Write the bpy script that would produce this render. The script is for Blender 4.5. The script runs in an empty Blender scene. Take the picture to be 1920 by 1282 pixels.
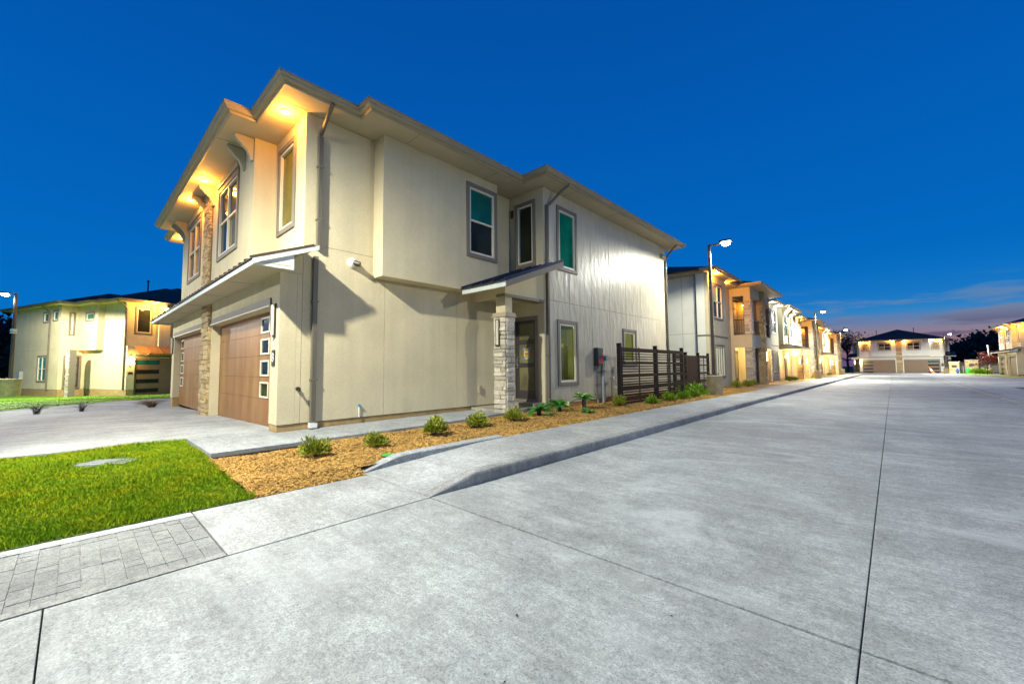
import bpy, math, random
import numpy as np
from mathutils import Vector, Matrix

RND = random.Random(11)
C = bpy.context.scene.collection
SC = bpy.context.scene
PI = math.pi

# ------------------------------------------------------------------ camera
def camera():
    yaw, pitch, roll = math.radians(42.95), math.radians(3.55), math.radians(-.45)
    F = Vector((-math.sin(yaw)*math.cos(pitch), math.cos(yaw)*math.cos(pitch), math.sin(pitch)))
    r0 = Vector((math.cos(yaw), math.sin(yaw), 0)); u0 = r0.cross(F)
    r = math.cos(roll)*r0 + math.sin(roll)*u0
    u = -math.sin(roll)*r0 + math.cos(roll)*u0
    cd = bpy.data.cameras.new('camera'); cd.sensor_width = 36; cd.lens = 765/1920*36
    cd.clip_start = .05; cd.clip_end = 2000
    o = bpy.data.objects.new('camera', cd); C.objects.link(o)
    m = Matrix(((r.x, u.x, -F.x, 0), (r.y, u.y, -F.y, 0), (r.z, u.z, -F.z, 1.3), (0, 0, 0, 1)))
    o.matrix_world = m
    SC.camera = o
camera()

# ------------------------------------------------------------------ sky (dusk) and exposure
EXPOSURE = 0.12
LAMP_W = 4100.0
SKY = 0.92
w = bpy.data.worlds.new('World'); SC.world = w; w.use_nodes = True
nt = w.node_tree; nt.nodes.clear()
def N(t, **k):
    n = nt.nodes.new(t)
    for a, b in k.items(): setattr(n, a, b)
    return n
L = nt.links.new
out = N('ShaderNodeOutputWorld'); bg = N('ShaderNodeBackground')
tc = N('ShaderNodeTexCoord'); sep = N('ShaderNodeSeparateXYZ'); L(tc.outputs['Generated'], sep.inputs[0])
def ramp(stops, fac, interp='LINEAR'):
    n = N('ShaderNodeValToRGB'); cr = n.color_ramp; cr.interpolation = interp
    while len(cr.elements) < len(stops): cr.elements.new(.5)
    for e, (p, c) in zip(cr.elements, stops):
        e.position = p; e.color = (*c, 1)
    L(fac, n.inputs[0]); return n.outputs[0]
def math_(op, a, b=None, clamp=False):
    n = N('ShaderNodeMath', operation=op, use_clamp=clamp)
    for i, v in enumerate((a, b)):
        if v is None: continue
        if isinstance(v, (int, float)): n.inputs[i].default_value = v
        else: L(v, n.inputs[i])
    return n.outputs[0]
def mixc(f, a, b, t='MIX'):
    n = N('ShaderNodeMix', data_type='RGBA', blend_type=t)
    if isinstance(f, (int, float)): n.inputs[0].default_value = f
    else: L(f, n.inputs[0])
    for i, v in ((6, a), (7, b)):
        if isinstance(v, tuple): n.inputs[i].default_value = (*v, 1)
        else: L(v, n.inputs[i])
    return n.outputs[2]
base = ramp([(0, (.002, .20, .58)), (.10, (.001, .165, .56)), (.3, (.0008, .125, .50)), (.62, (.0006, .088, .40)), (1, (.0004, .06, .30))], sep.outputs['Z'])
# afterglow low over the end of the road
dot = N('ShaderNodeVectorMath', operation='DOT_PRODUCT'); L(tc.outputs['Generated'], dot.inputs[0])
dot.inputs[1].default_value = (.16, .987, 0)
az = math_('SMOOTH_MIN', math_('MULTIPLY', math_('SUBTRACT', dot.outputs['Value'], .80), 6.0, True), 1.0)
low = ramp([(0, (1, 1, 1)), (.07, (.8, .8, .8)), (.125, (.25, .25, .25)), (.20, (0, 0, 0))], sep.outputs['Z'])
glow = math_('MULTIPLY', az, low, True)
gcol = ramp([(0, (.14, .075, .17)), (.02, (.30, .13, .14)), (.05, (.40, .22, .16)), (.075, (.23, .23, .30)), (.10, (.05, .29, .56)), (.2, (.01, .23, .62))], sep.outputs['Z'])
c1 = mixc(glow, base, gcol)
mp = N('ShaderNodeMapping'); L(tc.outputs['Generated'], mp.inputs[0]); mp.inputs['Scale'].default_value = (2.2, 2.2, 17)
nz = N('ShaderNodeTexNoise'); L(mp.outputs[0], nz.inputs['Vector']); nz.inputs['Scale'].default_value = 2.4; nz.inputs['Detail'].default_value = 6; nz.inputs['Roughness'].default_value = .55
cl = ramp([(.48, (0, 0, 0)), (.58, (1, 1, 1))], nz.outputs['Fac'])
band = ramp([(0, (.9, .9, .9)), (.06, (1, 1, 1)), (.115, (.75, .75, .75)), (.15, (0, 0, 0))], sep.outputs['Z'])
cf = math_('MULTIPLY', math_('MULTIPLY', cl, band), az, True)
ccol = ramp([(0, (.045, .045, .14)), (.04, (.085, .065, .16)), (.07, (.12, .11, .20)), (.09, (.20, .22, .31)), (.14, (.10, .27, .48))], sep.outputs['Z'])
c2 = mixc(math_('MULTIPLY', cf, .92), c1, ccol)
L(c2, bg.inputs[0]); bg.inputs[1].default_value = SKY
L(bg.outputs[0], out.inputs[0])
SC.view_settings.view_transform = 'Standard'
try: SC.view_settings.look = 'None'
except Exception: pass
SC.view_settings.exposure = EXPOSURE; SC.view_settings.gamma = 1
SC.view_settings.use_curve_mapping = False
SC.render.engine = 'CYCLES'
cy = SC.cycles
cy.use_denoising = True
cy.max_bounces = 7; cy.diffuse_bounces = 4; cy.glossy_bounces = 3; cy.transmission_bounces = 6; cy.transparent_max_bounces = 8
cy.sample_clamp_indirect = 4.0; cy.sample_clamp_direct = 0
cy.caustics_reflective = False; cy.caustics_refractive = False
try: cy.use_light_tree = True
except Exception: pass

# ------------------------------------------------------------------ materials
def srgb(r, g, b):
    f = lambda c: c/12.92 if c <= .04045 else ((c+.055)/1.055)**2.4
    return (f(r/255), f(g/255), f(b/255))
MATS = {}
class Mt:
    def __init__(s, name, col=(.5, .5, .5), rough=.7, metal=0, spec=.5, **k):
        s.m = bpy.data.materials.new(name); s.m.use_nodes = True
        s.t = s.m.node_tree; s.b = s.t.nodes['Principled BSDF']
        s.b.inputs['Base Color'].default_value = (*col, 1); s.b.inputs['Roughness'].default_value = rough
        s.b.inputs['Metallic'].default_value = metal; s.b.inputs['Specular IOR Level'].default_value = spec
        s.col = col; MATS[name] = s.m; s.vec = None; s.hgt = None
        s.cur = None
    def n(s, t, **k):
        q = s.t.nodes.new(t)
        for a, b in k.items(): setattr(q, a, b)
        return q
    def l(s, a, b): s.t.links.new(a, b)
    def pos(s, scale=(1, 1, 1), obj=False):
        src = s.n('ShaderNodeTexCoord').outputs['Object'] if obj else s.n('ShaderNodeNewGeometry').outputs['Position']
        m = s.n('ShaderNodeMapping'); m.inputs['Scale'].default_value = scale; s.l(src, m.inputs[0]); return m.outputs[0]
    def noise(s, scale, detail=4, rough=.55, vec=None, dist=0):
        q = s.n('ShaderNodeTexNoise'); q.inputs['Scale'].default_value = scale; q.inputs['Detail'].default_value = detail
        q.inputs['Roughness'].default_value = rough; q.inputs['Distortion'].default_value = dist
        s.l(vec if vec is not None else s.pos(), q.inputs['Vector']); return q.outputs['Fac']
    def ramp(s, f, stops):
        q = s.n('ShaderNodeValToRGB'); cr = q.color_ramp
        while len(cr.elements) < len(stops): cr.elements.new(.5)
        for e, (p, c) in zip(cr.elements, stops):
            e.position = p; e.color = (*(c if isinstance(c, tuple) else (c, c, c)), 1)
        s.l(f, q.inputs[0]); return q.outputs[0]
    def mul(s, col2):
        q = s.n('ShaderNodeMix', data_type='RGBA', blend_type='MULTIPLY'); q.inputs[0].default_value = 1
        if s.cur is None: q.inputs[6].default_value = (*s.col, 1)
        else: s.l(s.cur, q.inputs[6])
        s.l(col2, q.inputs[7]); s.cur = q.outputs[2]; s.l(s.cur, s.b.inputs['Base Color']); return s
    def blend(s, f, col):
        q = s.n('ShaderNodeMix', data_type='RGBA', blend_type='MIX'); s.l(f, q.inputs[0])
        if s.cur is None: q.inputs[6].default_value = (*s.col, 1)
        else: s.l(s.cur, q.inputs[6])
        if isinstance(col, tuple): q.inputs[7].default_value = (*col, 1)
        else: s.l(col, q.inputs[7])
        s.cur = q.outputs[2]; s.l(s.cur, s.b.inputs['Base Color']); return s
    def var(s, scale, lo, hi, detail=4, vec=None, a=.3, b=.7):
        return s.mul(s.ramp(s.noise(scale, detail, vec=vec), [(a, lo), (b, hi)]))
    def bump(s, scale, strength, dist=.01, detail=3, vec=None, h=None):
        q = s.n('ShaderNodeBump'); q.inputs['Strength'].default_value = strength; q.inputs['Distance'].default_value = dist
        s.l(h if h is not None else s.noise(scale, detail, vec=vec), q.inputs['Height'])
        if s.hgt is not None: s.l(s.hgt, q.inputs['Normal'])
        s.hgt = q.outputs[0]; s.l(s.hgt, s.b.inputs['Normal']); return s
    def orand(s, lo, hi):
        q = s.n('ShaderNodeObjectInfo'); return s.mul(s.ramp(q.outputs['Random'], [(0, lo), (1, hi)]))
    def emit(s, col, st):
        s.b.inputs['Emission Color'].default_value = (*col, 1); s.b.inputs['Emission Strength'].default_value = st; return s

def make_mats():
    m = Mt('stucco', (.62, .54, .345), .85, spec=.25); m.var(1.3, .93, 1.04, 5, vec=m.pos((3, 3, .12))); m.var(1.1, .90, 1.05, 5); m.var(38, .93, 1.05, 3); m.bump(130, .6, .008, 4); m.bump(9, .25, .015); m.bump(1.7, .2, .03)
    m = Mt('siding', (.56, .50, .36), .38, spec=.20); m.var(1.3, .90, 1.06, 5)
    m.var(6, .93, 1.04, 3, vec=m.pos((1, 1, .25)))
    m.bump(5, .85, .03, 3, vec=m.pos((1, 1, .35))); m.bump(90, .12, .004, 3)
    m = Mt('stucco_white', (.70, .69, .58), .8, spec=.3); m.var(1.1, .92, 1.04, 5); m.bump(150, .3, .005, 4)
    m = Mt('seam', (.10, .09, .07), .9)
    m = Mt('fascia', (.38, .315, .20), .5); m.var(4, .93, 1.03)
    m = Mt('fascia_pale', (.54, .58, .53), .45); m.var(5, .93, 1.03)
    m = Mt('soffit', (.48, .42, .29), .7); m.var(3, .94, 1.04)
    m = Mt('taupe', (.20, .165, .12), .6); m.var(6, .92, 1.05)
    m = Mt('cream', (.72, .66, .50), .45)
    m = Mt('downspout', (.15, .135, .10), .5, metal=.1); m.var(3, .92, 1.05)
    m = Mt('downspout_grey', (.26, .33, .37), .4, metal=.2)
    m = Mt('slab', (.40, .27, .11), .9); m.var(5, .7, 1.15, 5); m.bump(40, .3, .01)
    m = Mt('slab_red', (.42, .17, .05), .9); m.var(7, .7, 1.15, 5); m.bump(40, .3, .01)
    m = Mt('roof', (.055, .037, .030), .9); m.var(25, .7, 1.2, 3); m.var(1.5, .9, 1.1)
    m = Mt('metal_brown', (.085, .05, .03), .38, metal=.6)
    m = Mt('metal_dark', (.045, .05, .075), .3, metal=.7)
    m = Mt('metal_grey', (.25, .24, .22), .35, metal=.6)
    m = Mt('copper', (.42, .20, .07), .4, metal=.5); m.var(4, .85, 1.1)
    m = Mt('gdoor', (.25, .10, .014), .42, spec=.5); m.var(3, .9, 1.08)
    st = m.noise(3.2, 5, vec=m.pos((1, 1, .18))); m.blend(m.ramp(st, [(.42, 0.0), (.68, .45)]), (.42, .25, .095))
    m = Mt('gdoor_far', (.20, .13, .065), .5); m.var(3, .9, 1.08)
    m = Mt('stone', (.52, .40, .21), .85); m.orand((.62, .58, .5), (1.2, 1.14, 1.06)); m.var(14, .72, 1.12, 5, vec=m.pos()); m.bump(26, .6, .02, 5)
    m = Mt('stone_pale', (.56, .52, .42), .85); m.orand((.62, .6, .56), (1.15, 1.12, 1.08)); m.var(14, .78, 1.1, 5); m.bump(26, .6, .02, 5)
    m = Mt('mortar', (.17, .145, .11), .95)
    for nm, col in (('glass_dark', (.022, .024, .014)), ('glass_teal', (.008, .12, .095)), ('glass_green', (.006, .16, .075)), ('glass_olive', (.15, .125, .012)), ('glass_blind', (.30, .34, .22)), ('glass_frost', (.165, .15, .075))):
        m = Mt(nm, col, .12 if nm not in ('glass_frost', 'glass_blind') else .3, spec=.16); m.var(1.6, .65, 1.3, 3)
        if nm == 'glass_frost': m.bump(60, .1, .004)
    m = Mt('glass_clear', (.5, .6, .5), .0)
    t = m.t; tr = m.n('ShaderNodeBsdfTransparent'); tr.inputs[0].default_value = (.84, .90, .78, 1); gl = m.n('ShaderNodeBsdfGlossy'); gl.inputs['Roughness'].default_value = .02
    mx = m.n('ShaderNodeMixShader'); mx.inputs[0].default_value = .07; m.l(tr.outputs[0], mx.inputs[1]); m.l(gl.outputs[0], mx.inputs[2])
    m.l(mx.outputs[0], t.nodes['Material Output'].inputs[0])
    m = Mt('interior', (.40, .42, .20), .9)
    m = Mt('stairs', (.06, .065, .05), .6)
    m = Mt('blind', (.62, .66, .42), .7)
    m = Mt('door', (.045, .038, .040), .45); m.var(5, .9, 1.1)
    m = Mt('chrome', (.6, .6, .58), .2, metal=1)
    m = Mt('fence', (.030, .016, .007), .75, spec=.15); m.orand((.75, .75, .75), (1.3, 1.2, 1.1)); m.var(8, .75, 1.2, 4, vec=m.pos((1, .15, 4))); m.bump(40, .2, .004, vec=m.pos((4, .4, 10)))
    m = Mt('fence_post', (.014, .010, .008), .7, spec=.15)
    m = Mt('pole', (.10, .085, .065), .4, metal=.4)
    m = Mt('pedestal', (.36, .30, .17), .9); m.var(5, .7, 1.15, 6); m.bump(60, .3, .01)
    m = Mt('lamp_white', (.8, .8, .8), .4).emit((.92, 1, .96), 60)
    m = Mt('lamp_warm', (.8, .6, .3), .4).emit((1, .66, .25), 26)
    m = Mt('lamp_cool', (.8, .8, .8), .4).emit((.95, 1, .95), 26)
    m = Mt('sconce_glow', (.8, .6, .3), .4).emit((1, .70, .22), 9)
    m = Mt('bronze', (.05, .04, .03), .4, metal=.5)
    m = Mt('white_plastic', (.75, .75, .72), .35)
    m = Mt('box_green', (.05, .065, .05), .45)
    m = Mt('red_label', (.62, .05, .06), .6)
    m = Mt('pipe_grey', (.42, .46, .45), .4, metal=.3)
    m = Mt('pipe_blue', (.08, .40, .62), .5)
    m = Mt('paper', (.66, .42, .14), .8); m = Mt('tape', (.03, .25, .55), .6); m = Mt('ink', (.12, .07, .03), .8)
    m = Mt('orange', (.80, .15, .02), .5); m = Mt('blue_paint', (.02, .07, .38), .4); m = Mt('green_plastic', (.03, .32, .04), .5)
    # ground
    def conc(nm, col, streak=None, amp=1.0):
        m = Mt(nm, col, .78, spec=.3)
        m.var(.5, .76, 1.13, 7, a=.34, b=.68); m.var(2.1, .84, 1.08, 7, a=.35, b=.65)
        if streak: m.var(7, .91, 1.05, 5, vec=m.pos(streak), a=.36, b=.64); m.var(34, .93, 1.04, 3, vec=m.pos(streak), a=.35, b=.65)
        m.var(13, .86, 1.09, 5, a=.34, b=.64); m.var(34, .82, 1.10, 4, a=.34, b=.62)
        m.mul(m.ramp(m.noise(85, 4, .75), [(.30, (.42, .42, .42)), (.47, (.97, .97, .97)), (.60, (1.22, 1.22, 1.22))]))
        v = m.n('ShaderNodeTexVoronoi'); v.inputs['Scale'].default_value = 7; m.l(m.pos(), v.inputs['Vector'])
        sp = m.ramp(v.outputs['Distance'], [(.03, .55), (.055, 1.0)]); m.mul(sp)
        m.bump(110, .6*amp, .008, 4); m.bump(6, .1, .01, 4)
        if streak: m.bump(60, .12, .004, 2, vec=m.pos(streak))
        return m
    m = conc('road', (.315, .338, .332), (.07, 1, 1))
    # damp, scuffed patch along the joint in the foreground and a crack with spalls
    sp = m.n('ShaderNodeSeparateXYZ'); m.l(m.n('ShaderNodeNewGeometry').outputs['Position'], sp.inputs[0])
    def mm(op, a, b=None):
        q = m.n('ShaderNodeMath', operation=op, use_clamp=False)
        for i, v in enumerate((a, b)):
            if v is None: continue
            if isinstance(v, (int, float)): q.inputs[i].default_value = v
            else: m.l(v, q.inputs[i])
        return q.outputs[0]
    dy = mm('ABSOLUTE', mm('SUBTRACT', mm('ADD', sp.outputs['Y'], mm('MULTIPLY', sp.outputs['X'], .03)), 2.33))
    near = mm('SUBTRACT', 1.0, mm('DIVIDE', dy, .16)); dx = mm('SUBTRACT', 1.0, mm('DIVIDE', mm('ABSOLUTE', mm('ADD', sp.outputs['X'], 1.25)), .95))
    msk = mm('ADD', mm('MULTIPLY', mm('MAXIMUM', 0.0, mm('MINIMUM', near, dx)), .42), m.noise(9, 5, .6))
    m.blend(m.ramp(msk, [(.74, 0.0), (.765, .34)]), (.19, .195, .185))
    m.blend(m.ramp(m.noise(1.3, 8, .70, dist=.9), [(.52, 0.0), (.66, .40)]), (.18, .19, .185))
    m.blend(m.ramp(m.noise(.8, 8, .66, vec=m.pos((.6, 1.1, 1)), dist=1.4), [(.53, 0.0), (.66, .42)]), (.48, .505, .50))
    m.blend(m.ramp(m.noise(5.5, 6, .62, dist=.4), [(.64, 0.0), (.70, .40)]), (.20, .205, .20))
    conc('walk', (.345, .365, .358), (.12, 1, 1))
    conc('drive', (.40, .42, .412), (1, .1, 1))
    m = conc('kerb', (.30, .31, .295)); m.var(5, .75, 1.1, 5, vec=m.pos((1, 1, .3)))
    conc('walk_tan', (.40, .36, .27))
    m = conc('paver', (.215, .23, .226), None, 1.3); m.orand((.90, .90, .90), (1.08, 1.08, 1.06))
    conc('band', (.24, .25, .24))
    m = Mt('joint', (.05, .045, .04), 1)
    m = Mt('soil', (.05, .045, .025), 1); m.var(.8, .7, 1.2)
    m = Mt('far_ground', (.05, .06, .025), 1); m.var(.12, .6, 1.3)
    m = Mt('turf', (.045, .085, .008), 1); m.var(2, .7, 1.2)
    m = Mt('mulch_bed', (.36, .22, .05), 1); m.var(18, .5, 1.25, 5); m.var(1.5, .8, 1.1); m.bump(60, 1, .02, 4)
    m = Mt('mulch', (.54, .33, .085), .9); 
    m.mul(m.ramp(m.noise(23, 2), [(.3, (.45, .4, .35)), (.5, (1, 1, 1)), (.72, (1.3, 1.3, 1.25))])); m.var(1.2, .75, 1.12)
    m = Mt('grass', (.29, .41, .008), .75, spec=.2); m.mul(m.ramp(m.noise(3.2, 4), [(.3, (.72, .86, .9)), (.5, (1, 1, 1)), (.7, (1.5, 1.12, 1))])); m.var(30, .7, 1.25, 2)
    m = Mt('grass_far', (.15, .32, .008), .8); m.var(.5, .8, 1.2)
    m = Mt('leaf_box', (.25, .29, .02), .55); m.var(14, .55, 1.45, 3)
    m = Mt('leaf_bright', (.19, .33, .015), .5); m.var(14, .6, 1.4, 3)
    m = Mt('leaf_palm', (.04, .22, .018), .45); m.var(12, .6, 1.4, 3)
    m = Mt('leaf_dark', (.012, .03, .022), .8); m.var(.9, .5, 1.5, 3)
    m = Mt('leaf_red', (.15, .028, .028), .8); m.var(1.5, .6, 1.4)
    m = Mt('leaf_pink', (.20, .085, .07), .8); m.var(1.5, .6, 1.4)
    m = Mt('leaf_dry', (.17, .10, .04), .9); m.var(8, .6, 1.4)
    m = Mt('blade_dead', (.06, .055, .06), .9)
    m = Mt('bark', (.06, .045, .035), .95); m.bump(12, .5, .03)
    m = Mt('shade_dark', (.05, .05, .052), .9)  # dark tone of the forecourt patch that stands for a shadow
    m = Mt('wire', (.07, .11, .12), .6)
make_mats()
M = MATS

# ------------------------------------------------------------------ mesh helpers
class Fr:
    """wall frame: u along the wall, d outwards, z up"""
    def __init__(s, o, U, Nn): s.o = Vector(o); s.U = Vector(U); s.N = Vector(Nn)
    def p(s, u, d, z): return s.o + s.U*u + s.N*d + Vector((0, 0, z))
    def rot(s): return math.atan2(s.U.y, s.U.x)
class MB:
    def __init__(s): s.v = []; s.f = []
    def quad(s, *p):
        i = len(s.v); s.v += [tuple(q) for q in p]; s.f.append(tuple(range(i, i+len(p))))
    def hexa(s, p):      # p: 8 points, bottom 4 then top 4 (same winding)
        i = len(s.v); s.v += [tuple(q) for q in p]
        s.f += [(i, i+3, i+2, i+1), (i+4, i+5, i+6, i+7)] + [(i+k, i+(k+1) % 4, i+4+(k+1) % 4, i+4+k) for k in range(4)]
        return s
    def box(s, x0, x1, y0, y1, z0, z1):
        s.hexa([(x0, y0, z0), (x1, y0, z0), (x1, y1, z0), (x0, y1, z0), (x0, y0, z1), (x1, y0, z1), (x1, y1, z1), (x0, y1, z1)]); return s
    def fb(s, fr, u0, u1, d0, d1, z0, z1):
        P = fr.p; s.hexa([P(u0, d0, z0), P(u1, d0, z0), P(u1, d1, z0), P(u0, d1, z0), P(u0, d0, z1), P(u1, d0, z1), P(u1, d1, z1), P(u0, d1, z1)]); return s
    def prism(s, prof, ax, a, b):    # prof: list of 2D points in the plane normal to axis ax
        def P(q, t):
            return {'x': (t, q[0], q[1]), 'y': (q[0], t, q[1]), 'z': (q[0], q[1], t)}[ax]
        i = len(s.v); n = len(prof); s.v += [P(q, a) for q in prof] + [P(q, b) for q in prof]
        s.f.append(tuple(range(i, i+n))); s.f.append(tuple(range(i+2*n-1, i+n-1, -1)))
        for k in range(n): s.f.append((i+k, i+n+k, i+n+(k+1) % n, i+(k+1) % n))
        return s
    def fprism(s, fr, prof, u0, u1):  # profile in (d,z), swept along u
        i = len(s.v); n = len(prof)
        s.v += [tuple(fr.p(u0, d, z)) for d, z in prof] + [tuple(fr.p(u1, d, z)) for d, z in prof]
        s.f.append(tuple(range(i, i+n))); s.f.append(tuple(range(i+2*n-1, i+n-1, -1)))
        for k in range(n): s.f.append((i+k, i+n+k, i+n+(k+1) % n, i+(k+1) % n))
        return s
    def tube(s, pts, r, n=8, r1=None, cap=True):
        pts = [Vector(p) for p in pts]; rings = []
        for k, p in enumerate(pts):
            d = (pts[min(k+1, len(pts)-1)] - pts[max(k-1, 0)]).normalized()
            a = d.cross(Vector((0, 0, 1)) if abs(d.z) < .95 else Vector((1, 0, 0))).normalized(); b = d.cross(a)
            rr = r if r1 is None else r + (r1-r)*k/max(1, len(pts)-1)
            i = len(s.v); s.v += [tuple(p + a*rr*math.cos(2*PI*j/n) + b*rr*math.sin(2*PI*j/n)) for j in range(n)]; rings.append(i)
        for q in range(len(rings)-1):
            for j in range(n): s.f.append((rings[q]+j, rings[q]+(j+1) % n, rings[q+1]+(j+1) % n, rings[q+1]+j))
        if cap: s.f.append(tuple(rings[0]+j for j in range(n-1, -1, -1))); s.f.append(tuple(rings[-1]+j for j in range(n)))
        return s
    def lathe(s, prof, n=20, c=(0, 0, 0)):   # prof: (r,z)
        base = len(s.v)
        for r, z in prof: s.v += [(c[0]+r*math.cos(2*PI*j/n), c[1]+r*math.sin(2*PI*j/n), c[2]+z) for j in range(n)]
        for q in range(len(prof)-1):
            for j in range(n): s.f.append((base+q*n+j, base+q*n+(j+1) % n, base+(q+1)*n+(j+1) % n, base+(q+1)*n+j))
        s.f.append(tuple(base+j for j in range(n-1, -1, -1))); s.f.append(tuple(base+(len(prof)-1)*n+j for j in range(n)))
        return s
    def mesh(s, name):
        me = bpy.data.meshes.new(name); me.from_pydata(s.v, [], s.f); me.validate(); me.update(); return me
    def build(s, name, mat, parent=None, bevel=0, smooth=False, seg=2):
        me = s.mesh(name); me.materials.append(M[mat]); return link(name, me, parent, bevel, smooth, seg)
def link(name, me, parent=None, bevel=0, smooth=False, seg=2):
    o = bpy.data.objects.new(name, me); C.objects.link(o)
    if parent is not None: o.parent = parent
    import bmesh
    bm = bmesh.new(); bm.from_mesh(me); bmesh.ops.recalc_face_normals(bm, faces=bm.faces)
    bm.to_mesh(me); bm.free()
    if smooth:
        for p in me.polygons: p.use_smooth = True
    if bevel:
        b = o.modifiers.new('bevel', 'BEVEL'); b.width = bevel; b.segments = seg; b.limit_method = 'ANGLE'
    return o
def tag(o, label=None, cat=None, group=None, kind=None):
    for k, v in (('label', label), ('category', cat), ('group', group), ('kind', kind)):
        if v: o[k] = v
    return o
def empty(name, loc, rz=0, label=None, cat=None, group=None):
    o = bpy.data.objects.new(name, None); C.objects.link(o); o.location = loc; o.rotation_euler = (0, 0, rz); o.empty_display_size = .3
    return tag(o, label, cat, group)
def copy_tree(o, parent=None):
    c = o.copy(); C.objects.link(c)
    if parent is not None: c.parent = parent
    for ch in list(o.children): copy_tree(ch, c)
    return c
def lamp(kind, name, loc, power, col, parent=None, radius=.05, **k):
    d = bpy.data.lights.new(name, kind); d.energy = power; d.color = col
    if kind != 'AREA': d.shadow_soft_size = radius
    for a, b in k.items(): setattr(d, a, b)
    o = bpy.data.objects.new(name, d); C.objects.link(o); o.location = loc
    if parent is not None: o.parent = parent
    return o
def npmesh(name, verts, faces, mat, parent=None, nv=4):
    me = bpy.data.meshes.new(name); nV = len(verts); nF = len(faces)
    me.vertices.add(nV); me.vertices.foreach_set('co', np.asarray(verts, np.float32).ravel())
    me.loops.add(nF*nv); me.loops.foreach_set('vertex_index', np.asarray(faces, np.int32).ravel())
    me.polygons.add(nF); me.polygons.foreach_set('loop_start', np.arange(nF, dtype=np.int32)*nv); me.polygons.foreach_set('loop_total', np.full(nF, nv, np.int32))
    me.update(); me.validate(); me.materials.append(M[mat])
    o = bpy.data.objects.new(name, me); C.objects.link(o)
    if parent is not None: o.parent = parent
    return o

# rough stones (shared meshes)
def stone_meshes(mat, n=9):
    out = []
    import bmesh
    for k in range(n):
        bm = bmesh.new(); bmesh.ops.create_cube(bm, size=1)
        rr = random.Random(k*7+3)
        for v in bm.verts:
            v.co.x += rr.uniform(-.05, .05); v.co.z += rr.uniform(-.09, .09); v.co.y += rr.uniform(-.16, .16)
        bmesh.ops.bevel(bm, geom=bm.edges[:], offset=.07, segments=1, affect='EDGES')
        me = bpy.data.meshes.new('stone'); bm.to_mesh(me); bm.free(); me.materials.append(M[mat]); out.append(me)
    return out
STONES = {k: stone_meshes(k) for k in ('stone', 'stone_pale')}
def stones(parent, fr, u0, u1, z0, z1, mat='stone', hr=(.07, .15), lr=(.14, .36), proud=.035, seed=1, skip=()):
    rr = random.Random(seed); z = z0
    while z < z1-.02:
        h = min(rr.uniform(*hr), z1-z)
        if z1-z-h < .04: h = z1-z
        u = u0
        while u < u1-.01:
            l = min(rr.uniform(*lr), u1-u)
            if u1-u-l < .07: l = u1-u
            cu, cz = u+l/2, z+h/2
            if not any(a < cu < b and c < cz < d for a, b, c, d in skip):
                o = bpy.data.objects.new('stone', rr.choice(STONES[mat])); C.objects.link(o); o.parent = parent
                dp = proud+rr.uniform(-.012, .016)
                o.location = fr.p(cu, dp/2-.01, cz); o.rotation_euler = (0, 0, fr.rot()); o.scale = (l-.008, dp+.05, h-.008)
            u += l
        z += h

# ------------------------------------------------------------------ ground heights
def gz(x, y):
    return -.004*min(max(0, y-15), 95) - .02*min(max(0, -9-x), 36)
def sheet(mb, x0, x1, y0, y1, off, step=2.0, thick=0, f=None):
    nx = max(1, int(math.ceil((x1-x0)/step))); ny = max(1, int(math.ceil((y1-y0)/step)))
    zf = f or (lambda x, y: gz(x, y)+off)
    i = len(mb.v)
    for a in range(ny+1):
        for b in range(nx+1):
            x = x0+(x1-x0)*b/nx; y = y0+(y1-y0)*a/ny; mb.v.append((x, y, zf(x, y)))
    W = nx+1
    for a in range(ny):
        for b in range(nx): mb.f.append((i+a*W+b, i+a*W+b+1, i+(a+1)*W+b+1, i+(a+1)*W+b))
    if thick:
        edge = [i+b for b in range(W)] + [i+a*W+nx for a in range(1, ny+1)] + [i+ny*W+b for b in range(nx-1, -1, -1)] + [i+a*W for a in range(ny-1, 0, -1)]
        j = len(mb.v); mb.v += [(mb.v[e][0], mb.v[e][1], mb.v[e][2]-thick) for e in edge]; n = len(edge)
        for k in range(n): mb.f.append((edge[k], j+k, j+(k+1) % n, edge[(k+1) % n]))
    return mb
def slab(name, mat, parent, x0, x1, y0, y1, off, thick=.05, step=3.0, f=None, g=.006, bevel=0):
    return sheet(MB(), x0+g, x1-g, y0+g, y1-g, off, step, thick, f).build(name, mat, parent, bevel=bevel)
def structure(mb, name, mat): return tag(mb.build(name, mat), kind='structure')

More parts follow.
